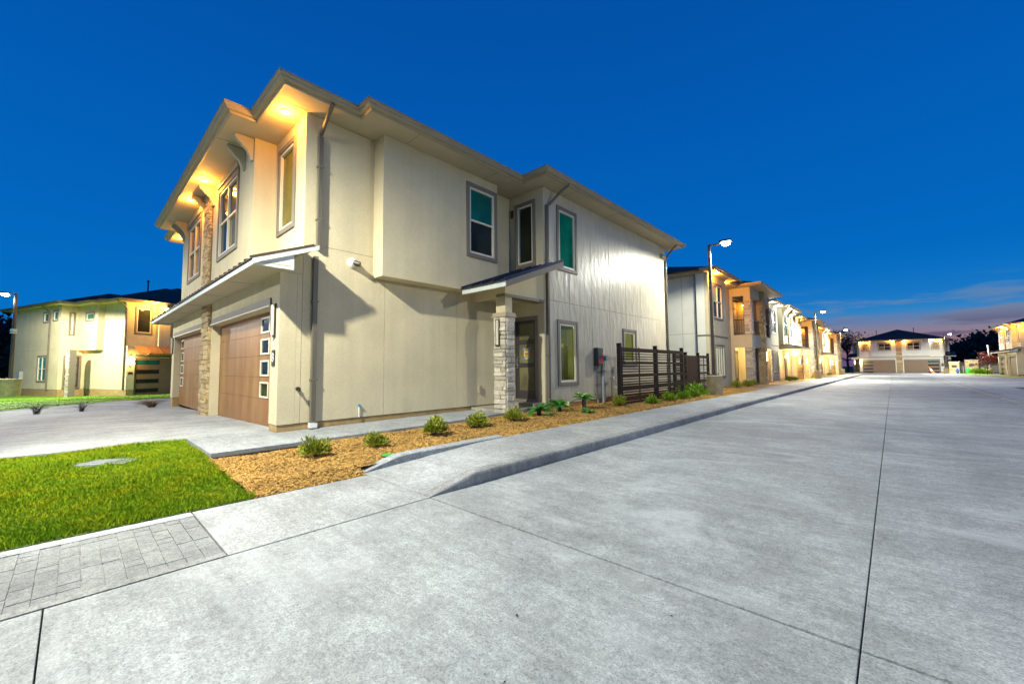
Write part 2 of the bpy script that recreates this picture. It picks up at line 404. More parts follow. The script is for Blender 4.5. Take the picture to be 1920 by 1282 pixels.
def LEDGE(y):
    return float(np.interp(y, [-30, -6, -1.9, -.7, 1.3, 4.2, 12, 30], [-20.95, -22.5, -24.6, -26.8, -29.4, -31.5, -32.5, -32.9]))
def build_ground():
    xs = [-400, -200, -100, -60, -45] + list(range(-42, 40, 3)) + [60, 120, 300]; ys = [-80, -40, -20] + list(range(-12, 116, 4)) + [140, 200, 350, 700]
    mb = MB(); i = 0
    for y in ys:
        for x in xs: mb.v.append((x, y, gz(x, y)-.09))
    W = len(xs)
    for a in range(len(ys)-1):
        for b in range(W-1): mb.f.append((a*W+b, a*W+b+1, (a+1)*W+b+1, (a+1)*W+b))
    structure(mb, 'ground', 'far_ground')
    # road
    road = structure(sheet(MB(), -3.5, 3.02, -12, 101, -.035, 4), 'road', 'joint')
    yb = [-12, -6, -.06, 2.5, 15.3, 28, 41, 54, 67, 80, 93, 101]
    for a, b in zip(yb, yb[1:]):
        for c, d in ((-3.47, -.17), (-.17, 3.0)):
            slab('road_slab', 'road', road, c, d, a+(.007 if a == 2.5 else 0), b-(.007 if b == 2.5 else 0), 0, .05, 3, g=.0032, bevel=.004)
    # far cross road in front of the end house
    cr = structure(sheet(MB(), -14, 30, 101, 109.6, -.03, 4), 'cross_road', 'joint')
    for c, d in ((-14, -5), (-5, 2), (2, 9), (9, 16), (16, 30)): slab('road_slab', 'drive', cr, c, d, 101, 109.6, 0.0, .04)
    # pavement on the house side with a ramp, kerb and back kerb
    pv = structure(sheet(MB(), -4.86, -3.6, 2.5, 101, -.1, 4), 'pavement', 'joint')
    H = .13
    def wz(x, y): return gz(x, y) + min(H, max(0.004, .004+(y-2.5)*.062))
    yb = [2.5, 5.0, 10.4, 17, 24, 31, 38, 45, 52, 59, 66, 73, 80, 87, 94, 101]
    for k, (a, b) in enumerate(zip(yb, yb[1:])):
        xb = -4.86 if b < 30 else -5.2
        slab('pavement_slab', 'walk', pv, xb, -3.62, a, b, 0, .16, .7 if k == 0 else 3, f=wz, g=.004)
    slab('pavement_slab', 'walk', pv, -4.76, -3.47, .79, 2.5, .003, .06, 3, g=.004)
    kb = structure(sheet(MB(), -3.62, -3.47, 2.5, 101, -.11, 4), 'kerb', 'joint')
    def kerbseg(y0, y1, n, ramp):
        mb = MB(); pr = []
        for k in range(n+1):
            y = y0+(y1-y0)*k/n; g = gz(-3.5, y); h = H+.002
            if ramp: h = .006+(H-.004)*min(1, (y-y0)/.62)
            e = min(.03, h*.3)
            pr.append([(-3.62, y, g-.15), (-3.462, y, g-.15), (-3.472, y, g+h-e), (-3.484, y, g+h-e*.3), (-3.505, y, g+h), (-3.62, y, g+h)])
        for q in pr: mb.v += q
        for k in range(n):
            for j in range(6): mb.f.append((k*6+j, k*6+(j+1) % 6, (k+1)*6+(j+1) % 6, (k+1)*6+j))
        mb.f.append(tuple(range(5, -1, -1))); mb.f.append(tuple(n*6+j for j in range(6)))
        return mb.build('kerb_stone', 'kerb', kb)
    kerbseg(2.5, 5.0, 12, True)
    yk = [5.0, 8.0, 11, 14, 17, 20, 24, 28, 33, 38, 45, 52, 60, 70, 85, 101]
    for a, b in zip(yk, yk[1:]): kerbseg(a+.004, b, 1, False)
    mb = MB()
    n = 10
    for k in range(n+1):
        y = 2.5+2.5*k/n; t = .005+.145*min(1, (y-2.5)/.55)
        mb.v += [(-5.03, y, -.1), (-4.86, y, -.1), (-4.868, y, t*.9), (-4.89, y, t), (-5.03, y, t)]
    for k in range(n):
        for j in range(5): mb.f.append((k*5+j, k*5+(j+1) % 5, (k+1)*5+(j+1) % 5, (k+1)*5+j))
    mb.f.append((4, 3, 2, 1, 0)); mb.f.append(tuple(n*5+j for j in range(5)))
    mb.build('back_kerb', 'walk', pv)
    # brick paver strip
    pb = structure(sheet(MB(), -4.62, -3.55, -5, .785, -.007, 3), 'paver_strip', 'band')
    rr = random.Random(5)
    me = MB().box(-.5, .5, -.5, .5, -.5, .5).mesh('paver'); me.materials.append(M['paver'])
    k = 0
    ny = 15
    for r in range(ny):
        y1 = .775-r*.0985
        c = 0; x = -4.615 + (.107 if r % 2 else 0)
        if r % 2: segs = [(-4.615, -4.508)]
        else: segs = []
        while x < -3.56:
            l = .214 if (r*2+c) % 3 else .107
            segs.append((x, min(x+l, -3.553))); x += l; c += 1
        for a, b in segs:
            if b-a < .03: continue
            o = bpy.data.objects.new('paver', me); C.objects.link(o); o.parent = pb
            o.location = ((a+b)/2+rr.uniform(-.0015, .0015), y1-.049+rr.uniform(-.0015, .0015), -.024+rr.uniform(-.0018, .0018)); o.scale = (b-a-.0045, .0985-.0045, .05)
            o.rotation_euler = (rr.uniform(-.006, .006), rr.uniform(-.006, .006), rr.uniform(-.008, .008))
    slab('edge_band', 'walk', pb, -4.76, -4.62, -5, .785, .004, .05, 3, g=.002)
    slab('mortar_band', 'band', pb, -3.553, -3.475, -5, .785, .0035, .05, 3, g=.0)
    # driveway
    dv = structure(sheet(MB(), -20.3, -8.7, -14, 2.75, .10, 3), 'driveway', 'joint')
    for c, d in ((-20.1, -17.2), (-17.2, -14.2), (-14.2, -8.7)):
        for a, b in ((-14, -8), (-8, -3.4), (-3.4, 2.76)):
            slab('driveway_slab', 'drive', dv, c, d, a, b, .15, .06, 3, g=.018)
    ct = structure(sheet(MB(), -33, -20.5, -30, 30, .06, 3), 'side_street', 'joint')
    for a, b in ((-30, -12), (-12, -4), (-4, 3), (3, 10), (10, 30)): slab('street_slab', 'walk', ct, -33, -20.5, a, b, .11, .06)
    structure(sheet(MB(), -20.5, -20.1, -14, 6, .105, 1.5), 'planting_strip', 'soil')
    # front walk beside the house
    fw = structure(sheet(MB(), -8.7, -6.75, 1.34, 2.6, .12, 3, .15), 'front_walk', 'joint')
    def fz(x, y): return .15+.008*max(0, y-2.5)
    mbs = []
    slab('walk_slab', 'walk', fw, -8.7, -6.9, 1.33, 2.54, 0, .14, 3, f=fz, g=.004)
    ed = [(2.54, -6.93), (3.2, -6.9), (4.6, -6.85), (5.9, -6.9), (7.25, -7.02)]
    mb = MB()
    for (a, xa), (b, xb) in zip(ed, ed[1:]):
        mb.hexa([(-8.24, a, -.02), (xa, a, -.02), (xb, b, -.02), (-8.24, b, -.02), (-8.24, a, fz(0, a)), (xa, a, fz(0, a)), (xb, b, fz(0, b)), (-8.24, b, fz(0, b))])
    mb.build('walk_slab', 'walk', fw)
    MB().box(-8.24, -6.86, 7.25, 8.8, -.02, .255).build('porch_slab', 'walk_tan', fw)
    MB().box(-8.2, -6.99, 8.35, 8.8, .25, .33).build('door_step', 'walk_tan', fw)
    # lawn by the driveway
    def lz(x, y): return .006+.108*(min(1, max(0, (-4.76-x)/3.9)))**.8
    tag(sheet(MB(), -8.69, -4.77, -9, 1.29, 0, .5, .12, f=lz).build('lawn', 'turf'), kind='structure')
    # mulch beds
    def mz(x, y):
        k = min(1, (-4.76-x)/.30) if y < 2.6 else 1.0
        return -.004 + k*(.049+.06*min(1, max(0, (y-1.3)/6)) + .028*min(1, max(0, (-5-x)/1.2))) + k*.012*math.sin(x*7+y*3)*math.sin(y*5-x*2)
    mb = MB()
    sheet(mb, -6.93, -4.765, 1.29, 2.5, 0, .2, 0, f=mz); sheet(mb, -6.93, -4.95, 2.5, 8.85, 0, .22, 0, f=lambda x, y: mz(x, max(y, 2.61))); sheet(mb, -7.0, -4.865, 8.85, 26, 0, .3, 0, f=lambda x, y: mz(x, 8)+gz(x, y)); sheet(mb, -8.6, -5.2, 26, 100, .13, 2)
    structure(mb, 'mulch_bed', 'mulch_bed')
    # other side of the road
    rs = structure(sheet(MB(), 3.0, 30, -6, 101, -.06, 4), 'forecourt', 'joint')
    slab('kerb_strip', 'walk', rs, 3.0, 3.32, -6, 101, .03, .1, 4, g=0)
    for a, b in ((-6, 6), (6, 18), (18, 30), (30, 42), (42, 54), (54, 66), (66, 101)):
        slab('forecourt_slab', 'drive', rs, 3.32, 9 if a < 60 else 8.4, a, b, .028, .08, 4)
        if a < 60: slab('forecourt_slab', 'drive', rs, 9, 30, a, b, .028, .08, 4)
    tag(sheet(MB(), 4.9, 7.5, 33, 36.5, .034, 1.2).build('shadow_patch', 'shade_dark', rs))  # dark sheet laid on the forecourt in place of a shadow
    mb = MB()
    for a, b, x0 in ((66, 72.5, 8.2), (75.5, 84, 7.6), (88, 101, 7.4)): sheet(mb, x0, 10.6, a, b, .06, 2)
    structure(mb, 'far_verge', 'grass_far')
    slab('far_path', 'walk_tan', rs, 5.6, 30, 72.5, 75.5, .036, .08); slab('far_path', 'walk_tan', rs, 5.6, 30, 84, 88, .036, .08)
    # lawn of the left house
    mb = MB(); ys = [-30, -6, -1.9, -.7, 1.3, 4.2, 12, 30]; N_ = 14
    for y in ys:
        for k in range(N_+1):
            x = LEDGE(y)+(-60-LEDGE(y))*(k/N_)**1.5; mb.v.append((x, y, gz(x, y)+.125+.03*min(1, k/2)))
    for a in range(len(ys)-1):
        for k in range(N_): mb.f.append((a*(N_+1)+k, a*(N_+1)+k+1, (a+1)*(N_+1)+k+1, (a+1)*(N_+1)+k))
    structure(mb, 'left_lawn', 'grass_far')
    return lz, mz
LZ, MZ = build_ground()

# ------------------------------------------------------------------ building parts
def wall(parent, fr, u0, u1, z0, z1, ops=(), mat='stucco', t=.18, name='wall'):
    us = sorted({u0, u1} | {v for o in ops for v in o[:2] if u0 < v < u1}); mb = MB()
    for a, b in zip(us, us[1:]):
        c = (a+b)/2; hs = sorted((o[2], o[3]) for o in ops if o[0] <= c <= o[1]); z = z0
        for h0, h1 in hs:
            if h0 > z+1e-4: mb.fb(fr, a, b, -t, 0, z, min(h0, z1))
            z = max(z, h1)
        if z < z1-1e-4: mb.fb(fr, a, b, -t, 0, z, z1)
    return mb.build(name, mat, parent)
def panels(parent, fr, us, zs, ops, mat, t=.012, gap=.004):
    """cladding boards with recessed joints on a backing wall whose face is at d=-t"""
    for a, b in zip(us, us[1:]):
        for c, d in zip(zs, zs[1:]):
            wall(parent, fr, a+gap, b-gap, c+gap, d-gap, [o for o in ops if o[1] > a and o[0] < b and o[3] > c and o[2] < d], mat, t, 'wall_panel')
def window(parent, fr, u0, u1, z0, z1, cols=1, rows=1, glass='glass_dark', trim=.085, tm='taupe', depth=.05, glasses=None, fw=.055, label=None):
    """u0..z1: outside of the dark surround; the wall opening is the same rectangle"""
    w_ = MB()
    e = .02
    for a, b, c, d in ((u0-e, u0+trim, z0-e, z1+e), (u1-trim, u1+e, z0-e, z1+e), (u0+trim, u1-trim, z0-e, z0+trim), (u0+trim, u1-trim, z1-trim, z1+e)):
        w_.fb(fr, a, b, -.08, .035, c, d)
    W = w_.build('window', tm, parent, bevel=.006, seg=1)
    if label: W['label'] = label
    a, b, c, d = u0+trim, u1-trim, z0+trim, z1-trim
    f = MB()
    f.fb(fr, a, a+fw, -depth, .012, c, d); f.fb(fr, b-fw, b, -depth, .012, c, d); f.fb(fr, a+fw, b-fw, -depth, .012, c, c+fw); f.fb(fr, a+fw, b-fw, -depth, .012, d-fw, d)
    cw = (b-a-2*fw)/cols; rh = (d-c-2*fw)/rows
    for k in range(1, cols): f.fb(fr, a+fw+cw*k-.03, a+fw+cw*k+.03, -depth, .010, c+fw, d-fw)
    for k in range(cols):
        for r in range(1, rows):
            x0 = a+fw+cw*k+(.03 if k else 0); x1 = a+fw+cw*(k+1)-(.03 if k < cols-1 else 0)
            f.fb(fr, x0, x1, -depth, .006, c+fw+rh*r-.025, c+fw+rh*r+.025)
    f.build('window_frame', 'cream', W, bevel=.004, seg=1)
    q = 0
    for k in range(cols):
        for r in range(rows):
            g = (glasses[q % len(glasses)] if glasses else glass); q += 1
            MB().fb(fr, a+fw+cw*k, a+fw+cw*(k+1), -depth-.014, -depth+.012, c+fw+rh*r, c+fw+rh*(r+1)).build('pane', g, W)
    return W
def sweep(parent, name, mat, poly, prof):
    """poly: closed rectilinear outline, counter-clockwise; prof: (outward offset, z)"""
    n = len(poly); mb = MB(); m = len(prof)
    for k in range(n):
        p, q, r = Vector(poly[k-1]), Vector(poly[k]), Vector(poly[(k+1) % n])
        e1 = (q-p).normalized(); e2 = (r-q).normalized(); n1 = Vector((e1.y, -e1.x)); n2 = Vector((e2.y, -e2.x))
        off = n1+n2 if abs(n1.dot(n2)) < .5 else n1
        for d, z in prof: mb.v.append((q.x+off.x*d, q.y+off.y*d, z))
    for k in range(n):
        k2 = (k+1) % n
        for j in range(m): mb.f.append((k*m+j, k2*m+j, k2*m+(j+1) % m, k*m+(j+1) % m))
    return mb.build(name, mat, parent)
def hip(mb, x0, x1, y0, y1, z, sl=.36):
    w_ = min(x1-x0, y1-y0)/2; h = w_*sl; a = [(x0, y0, z), (x1, y0, z), (x1, y1, z), (x0, y1, z)]
    if x1-x0 > y1-y0: r = [((x0+w_), (y0+y1)/2, z+h), ((x1-w_), (y0+y1)/2, z+h)]; fs = [(0, 1, 5, 4), (1, 2, 5), (2, 3, 4, 5), (3, 0, 4)]
    else: r = [((x0+x1)/2, y0+w_, z+h), ((x0+x1)/2, y1-w_, z+h)]; fs = [(0, 1, 4), (1, 2, 5, 4), (2, 3, 5), (3, 0, 4, 5)]
    i = len(mb.v); mb.v += a+r; mb.f += [tuple(i+k for k in f) for f in fs] + [(i+3, i+2, i+1, i)]
def soffit_light(parent, x, y, z, power, warm=True, at_root=True, spot=True, ang=150):
    f = MB().lathe([(.085, -.004), (.085, .01), (.075, .012)], 16, (x, y, z-.012)).build('soffit_light', 'cream', parent)
    MB().lathe([(.066, -.010), (.066, .004)], 16, (x, y, z-.012)).build('lens', 'lamp_warm' if warm else 'lamp_cool', f)
    lamp('POINT', 'soffit_bulb', (x, y, z-.16), power*.85, (1, .41, .05) if warm else (.95, 1, .94), f, .05)
def corbel(parent, fr, u, ztop, w_=.11, dep=.36, h=.50, mat='soffit'):
    pr = [(q*dep, ztop-h+t*h) for q, t in ((0, 0), (.12, 0), (.18, .065), (.165, .11), (.24, .24), (.33, .39), (.47, .50), (.62, .57), (.66, .65), (.74, .67), (.82, .74), (.94, .80), (1, .86), (1, .997), (0, .997))]
    o = MB().fprism(fr, pr, u-w_/2, u+w_/2).build('corbel', mat, parent, bevel=.006, seg=1)
    return o
def sconce(parent, fr, u, z0, z1, lit=True, power=0):
    b = MB().fb(fr, u-.065, u+.065, .0, .03, z0-.03, z1+.03).build('sconce', 'bronze', parent)
    MB().fb(fr, u-.05, u+.05, .03, .075, z0, z1).build('shade', 'sconce_glow' if lit else 'cream', b, bevel=.008)
    if not lit: MB().fb(fr, u-.012, u+.012, .075, .083, z0-.01, z1+.01).build('glass_rod', 'bronze', b)
    if lit and power: lamp('POINT', 'sconce_bulb', fr.p(u, .22, (z0+z1)/2), power, (1, .62, .18), b, .08)
def downspout(parent, fr, u, d, z0, z1, w_=.085, mat='downspout', kick=True, top=None):
    mb = MB().fb(fr, u-w_/2, u+w_/2, d, d+.07, z0, z1)
    for k in (-.5, 0, .5): mb.fb(fr, u+k*w_*.62-.008, u+k*w_*.62+.008, d+.07, d+.077, z0, z1)
    o = mb.build('downspout', mat, parent)
    if kick: MB().fb(fr, u-w_*.75, u+w_*.75, d-.005, d+.12, z0-.09, z0).build('boot', 'white_plastic', o)
    for zz in (z0+.25*(z1-z0), z0+.72*(z1-z0)): MB().fb(fr, u-w_*.7, u+w_*.7, d-.02, d+.082, zz, zz+.03).build('strap', mat, o)
    if top:
        mb = MB().tube([fr.p(u, d+.035, z1-.03), fr.p(u+top[2]*.3, d+.05, z1+.05), fr.p(u+top[2]*.8, top[0]*.7, top[1]-.16), fr.p(u+top[2], top[0], top[1]-.05), fr.p(u+top[2], top[0], top[1])], .04, 8)
        mb.build('elbow', mat, o, smooth=True)
    return o

EZ = 6.37   # soffit height
CX, FY = 14.2, 2.555
def duplex(name, loc, rz, label, kind, cols):
    """two mirrored homes under one hip roof; local x across the front (front faces -y), y into the depth.
    kind: 'main', 'left', 'far', 'right'"""
    hi = kind == 'main'
    R = empty(name, loc, rz, label, 'house', 'two-storey duplex houses')
    S = 'stucco' if kind != 'far' else 'stucco_white'
    front = Fr((0, 0, 0), (1, 0, 0), (0, -1, 0))
    yB, yU = -.035, .40          # bay face, set-back upper face
    GT = 2.50                    # garage opening top
    # foundation
    for s in (1, -1):
        a, b = sorted((s*5.93, s*5.51)); MB().box(a, b, .012, .30, -.6, .272).build('foundation', 'slab', R)
        a, b = sorted((s*5.93, s*5.6)); MB().box(a, b, .302, 6.253, -.6, .272).build('foundation', 'slab', R)
        a, b = sorted((s*7.205, s*5.6)); MB().box(a, b, 6.27, 14.6, -.6, .252).build('foundation', 'slab', R)
    # front, lower storey
    ops = [(.6, 5.51, -1, GT), (-5.51, -.6, -1, GT)]
    wall(R, front, -5.95, 5.95, .28 if True else 0, 3.12 if kind in ('main', 'right') else 3.3, ops, S, .30, 'front_wall')
    for s in (1, -1):
        a, b = sorted((s*.6, s*5.51)); gy = .195
        MB().fb(front, a, b, .0, .028, GT+.002, GT+.17).build('header_trim', 'taupe', R, bevel=.005)
        MB().fb(front, a, b, .028, .05, GT+.0, GT+.028).build('drip_edge', 'cream', R)
        g = MB().fb(front, a, b, -gy-.06, -gy-.03, .0, GT).build('garage_door', 'metal_brown', R)
        nsec = 5 if hi else 4; bz0 = -.15 if not hi else .02
        for k in range(nsec):
            z0 = bz0+(GT-bz0)*k/nsec; z1 = bz0+(GT-bz0)*(k+1)/nsec
            if hi: z0 = .02 if k == 0 else .225+.455*k; z1 = .225+.455*(k+1)
            ws = []
            if s > 0: ws = [(4.25, 4.78)]
            else: ws = [(-5.3, -4.78)] if hi else [(-5.51+.2, -5.51+1.5)]
            if kind == 'far': ws = [(3.9, 5.3)] if s > 0 else [(-5.3, -3.9)]
            hz = (z1-z0)
            o4 = [(u0, u1, z0+.035, z0+.34) for u0, u1 in ws] if k > 0 else []
            if not hi: o4 = [(u0, u1, z0+hz*.3, z0+hz*.7) for u0, u1 in ws]
            wall(g, Fr((0, gy, 0), (1, 0, 0), (0, -1, 0)), a+.004, b-.004, z0+.002, z1-.003, o4, 'gdoor' if hi else 'gdoor_far', .03, 'door_panel')
            fg = Fr((0, gy, 0), (1, 0, 0), (0, -1, 0))
            for u0, u1, c, d in o4:
                f = MB()
                for q in ((u0-.015, u0+.02, c-.015, d+.015), (u1-.02, u1+.015, c-.015, d+.015), (u0+.02, u1-.02, c-.015, c+.02), (u0+.02, u1-.02, d-.02, d+.015)): f.fb(fg, q[0], q[1], -.02, .014, q[2], q[3])
                f.build('window_frame', 'cream' if hi else 'metal_dark', g)
                MB().fb(fg, u0+.02, u1-.02, -.018, -.006, c+.02, d-.02).build('pane', 'glass_dark' if hi else ('glass_teal' if k == 3 else 'glass_dark'), g)
    for s in (1, -1): MB().box(*sorted((s*.432, s*.597)), .003, .29, -.5, .279).build('foundation', S, R)
    pier = MB().box(-.43, .43, -.028, .10, -.05, 3.10 if kind in ('main', 'right') else 3.3).build('stone_pier', 'mortar', R)
    stones(pier, Fr((0, -.028, 0), (1, 0, 0), (0, -1, 0)), -.43, .43, .02, 3.10 if kind in ('main', 'right') else 3.3, 'stone', (.09, .17) if hi else (.2, .3), (.2, .43) if hi else (.3, .86), seed=3)
    if hi:
        stones(pier, Fr((.43, 0, 0), (0, 1, 0), (1, 0, 0)), -.06, .10, .02, 3.10, 'stone', (.09, .17), (.16, .17), seed=4)
    # front, upper storey
    bay = Fr((0, yB, 0), (1, 0, 0), (0, -1, 0)); UZ = 3.12 if kind in ('main', 'right') else 3.3
    wz0, wz1 = 4.17, 6.08
    if kind == 'far': wz0, wz1 = 4.45, 5.95
    bw = 4.2; wa, wb = (1.1, 3.02) if kind != 'left' else (1.2, 3.5)
    ops = [(s*wa, s*wb, wz0, wz1) if s > 0 else (-wb, -wa, wz0, wz1) for s in (1, -1)]
    wall(R, bay, -bw, bw, UZ, EZ, ops, S, .18, 'front_wall')
    for s, o in zip((1, -1), ops):
        gl = ['glass_dark', 'glass_dark', 'glass_olive', 'glass_dark'] if hi else (['glass_frost', 'glass_dark', 'glass_dark', 'glass_dark'] if kind == 'far' else ['glass_dark'])
        if kind == 'left': gl = ['glass_dark', 'glass_frost', 'glass_teal', 'glass_dark']
        window(R, bay, o[0], o[1], o[2], o[3], 2, 2, glasses=gl)
        MB().fb(bay, o[0]-.06, o[1]+.06, 0, .07, o[3]+.04, o[3]+.20).build('head_moulding', 'fascia', R, bevel=.02)
        wall(R, Fr((s*bw, 0, 0), (0, 1, 0), (s, 0, 0)), yB+.18, yU-.001, UZ, EZ, (), S, .17, 'bay_side')
        su = Fr((0, yU, 0), (1, 0, 0), (0, -1, 0))
        a, b = sorted((s*(bw-.17), s*5.949))
        wo = sorted((s*4.43, s*5.42)) + [4.2, 6.1] if kind != 'far' else sorted((s*4.45, s*5.5)) + [4.45, 5.95]
        wall(R, su, a, b, UZ-(0 if kind == 'far' else .12), EZ, [tuple(wo)], S, .18, 'front_wall')
        if kind == 'far': window(R, su, *wo, 1, 2, 'glass_frost')
        else: window(R, su, *wo, 1, 1, 'glass_olive' if hi else 'glass_dark')
    if kind != 'left':
        st = MB().box(-.40, .40, yB-.028, yB-.0005, UZ+.1, EZ-.002).build('stone_strip', 'mortar', R)
        stones(st, Fr((0, yB-.028, 0), (1, 0, 0), (0, -1, 0)), -.40, .40, UZ+.15, EZ-.01, 'stone', (.06, .12) if hi else (.18, .3), (.12, .3) if hi else (.3, .5), seed=8)
        for u in (.50, 3.45, 4.08): 
            if True:
                for s in (1, -1): corbel(R, bay, s*u, EZ)
    else:
        for u in (-4.0, -1.0, -.2, .4): corbel(R, bay, u, EZ, dep=.4, h=.4)
    # canopy over the garages
    if kind in ('main', 'right'):
        c0, c1 = -6.5, 6.5; ye = -.59
        cp = MB().box(c0, c1, ye+.03, 0, 3.102, 3.122).build('canopy', 'soffit', R)
        for k in range(1, 6): MB().box(-6.5+2.17*k-.004, -6.5+2.17*k+.004, ye+.03, -.001, 3.0985, 3.102).build('soffit_joint', 'seam', cp)
        MB().box(c0-.012, c1+.012, ye, ye+.03, 3.048, 3.142).build('fascia', 'fascia_pale', cp, bevel=.004)
        sl = .405
        zr = lambda y: 3.155+(y-ye+.03)*sl
        mb = MB().prism([(ye-.03, zr(ye-.03)-.012), (yU, zr(yU)-.012), (yU, zr(yU)), (ye-.03, zr(ye-.03))], 'x', c0-.03, c1+.03); mb.build('roof_sheet', 'metal_brown', cp)
        x = c0; k = 0
        while x < c1+.01:
            y1 = yU-.001 if abs(x) > bw else yB-.001
            MB().prism([(ye-.035, zr(ye-.035)), (y1, zr(y1)), (y1, zr(y1)+.04), (ye-.035, zr(ye-.035)+.04)], 'x', x-.016, x+.016).build('roof_rib', 'metal_brown', cp); x += .35
        for s in (1, -1):
            a, b = sorted((s*6.498, s*6.47))
            MB().prism([(ye+.031, 3.05), (.05, 3.05), (.05, zr(.05)-.11), (ye+.031, zr(ye+.031)-.02)], 'x', a, b).build('end_panel', 'fascia_pale', cp)
            a, b = sorted((s*6.525, s*6.500)); MB().prism([(ye-.01, 3.05), (ye-.01, zr(ye-.01)-.013), (.47, zr(.47)-.013), (.47, zr(.47)-.10), (ye+.12, zr(ye+.12)-.10)], 'x', a, b).build('rake_board', 'fascia_pale', cp)
            a, b = sorted((s*6.468, s*5.952)); MB().prism([(.06, zr(.06)-.06), (.46, zr(.46)-.06), (.46, zr(.46)-.04), (.06, zr(.06)-.04)], 'x', a, b).build('end_soffit', 'soffit', cp)
            MB().prism([(.0, 3.124), (.0, zr(0)-.015), (yU-.006, zr(yU)-.015), (yU-.006, 3.124)], 'x', *sorted((s*5.949, s*5.7))).build('infill', S, cp)
    else:
        for s in ((1, -1) if kind == 'left' else ()):
            a, b = sorted((s*.9, s*5.6)); n = 7
            cp = MB().prism([(-.75, 2.78), (-.035, 3.28), (-.035, 3.31), (-.77, 2.80)], 'x', a, b).build('awning', 'copper', R)
            for k in range(n+1):
                x = a+(b-a)*k/n; MB().prism([(-.77, 2.80), (-.035, 3.31), (-.035, 3.35), (-.77, 2.84)], 'x', x-.015, x+.015).build('roof_rib', 'copper', cp)
            for k in (.15, .5, .85):
                x = a+(b-a)*k; MB().prism([(-.6, 2.80), (-.0, 2.62), (-.0, 2.72), (-.6, 2.87)], 'x', x-.04, x+.04).build('bracket', 'taupe', cp)
        MB().box(-5.97, 5.97, -.04, .0, 2.95, 3.12).build('belt_course', 'fascia' if kind == 'far' else S, R)
        if kind == 'far':
            MB().box(-4.25, 4.25, -.055, -.04, 3.22, 3.31).build('belt_course', 'taupe', R)
    # sides
    for s in (1, -1):
        side = Fr((s*5.95, 0, 0), (0, 1, 0), (s, 0, 0))
        full = hi and s > 0
        xs = lambda a, b: sorted((s*a, s*b))
        yP = 6.253
        # garage-side wall
        bk = Fr((s*5.938, 0, 0), (0, 1, 0), (s, 0, 0))
        MB().box(*xs(5.75, 5.938), .302, yP, .28, 3.12).build('wall_core', 'seam', R); MB().box(*xs(5.75, 5.938), .585, yP, 3.125, EZ).build('wall_core', 'seam', R)
        MB().box(*xs(5.938, 5.95), .303, .393, .284, 3.118).build('wall_panel', S, R)
        us = [.397, 2.135, 4.205, yP]; zs = [.28, 3.74, EZ]
        if full: panels(R, side, us, zs, [], S)
        else: MB().box(*xs(5.938, 5.95), .397, yP, .284, EZ).build('wall_panel', S, R)
        # cantilevered box
        y0, y1, zb = 1.848, 5.325, 3.268
        if kind == 'left': y0, y1, zb = 3.3, 6.9, 3.1
        bx = Fr((s*6.35, 0, 0), (0, 1, 0), (s, 0, 0))
        if kind != 'left' or s > 0:
            wo = (4.2, 5.27, 4.175, 6.10)
            wall(R, bx, y0, y1, zb, EZ, [wo], S, .12, 'box_wall')
            window(R, bx, *wo, 1, 2, glasses=['glass_dark', 'glass_teal'], label='window with teal reflections coloured into the pane and a pale crossbar' if full else None)  # the teal reflection is part of the pane colour
        else:
            wo = (3.75, 5.0, 5.2, 5.85)
            wall(R, bx, y0, y1, zb, EZ, [wo], S, .12, 'box_wall'); window(R, bx, *wo, 1, 1, 'glass_teal')
        MB().box(*xs(5.95, 6.23), y0, y0+.12, zb, EZ).build('box_wall', S, R); MB().box(*xs(5.95, 6.23), y1-.12, y1, zb, EZ).build('box_wall', S, R)
        MB().box(*xs(5.952, 6.228), y0+.12, y1-.12, zb+.002, zb+.03).build('box_soffit', S, R)
        # wall with the front door (faces the front)
        pw = Fr((0, yP, 0), (1, 0, 0), (0, -1, 0))
        a, b = xs(5.75, 7.2175)
        dop = tuple(xs(6.05, 7.0)) + (.0, 2.74); wop = tuple(xs(6.19, 6.94)) + (4.19, 6.08)
        if kind == 'left' and s < 0: wop = tuple(xs(6.5, 6.8)) + (4.2, 5.9)
        wall(R, pw, a, b, .26, EZ, [dop, wop], S, .18, 'porch_wall')
        window(R, pw, *wop, 1, 1, 'glass_dark')
        dz0 = .40
        fo = MB(); u0, u1 = dop[0], dop[1]
        fo.fb(pw, u0-.0, u0+.10, -.10, .03, .335, 2.74); fo.fb(pw, u1-.10, u1, -.10, .03, .335, 2.74); fo.fb(pw, u0+.10, u1-.10, -.10, .03, 2.64, 2.74); fo.fb(pw, u0+.1, u1-.1, -.1, .05, .335, dz0)
        dr = fo.build('front_door', 'taupe', R)
        a, b = u0+.10, u1-.10; st = .095
        leaf = MB().fb(pw, a, a+st, -.09, -.03, dz0, 2.64).fb(pw, b-st, b, -.09, -.03, dz0, 2.64)
        rails = [(dz0, .64), (1.30, 1.42), (1.96, 2.08), (2.54, 2.64)]
        for c, d in rails: leaf.fb(pw, a+st, b-st, -.09, -.03, c, d)
        leaf.build('leaf', 'door', dr, bevel=.006, seg=1)
        for (c, d), (e, f) in zip(rails, rails[1:]): MB().fb(pw, a+st, b-st, -.07, -.05, d, e).build('pane', 'glass_frost', dr)
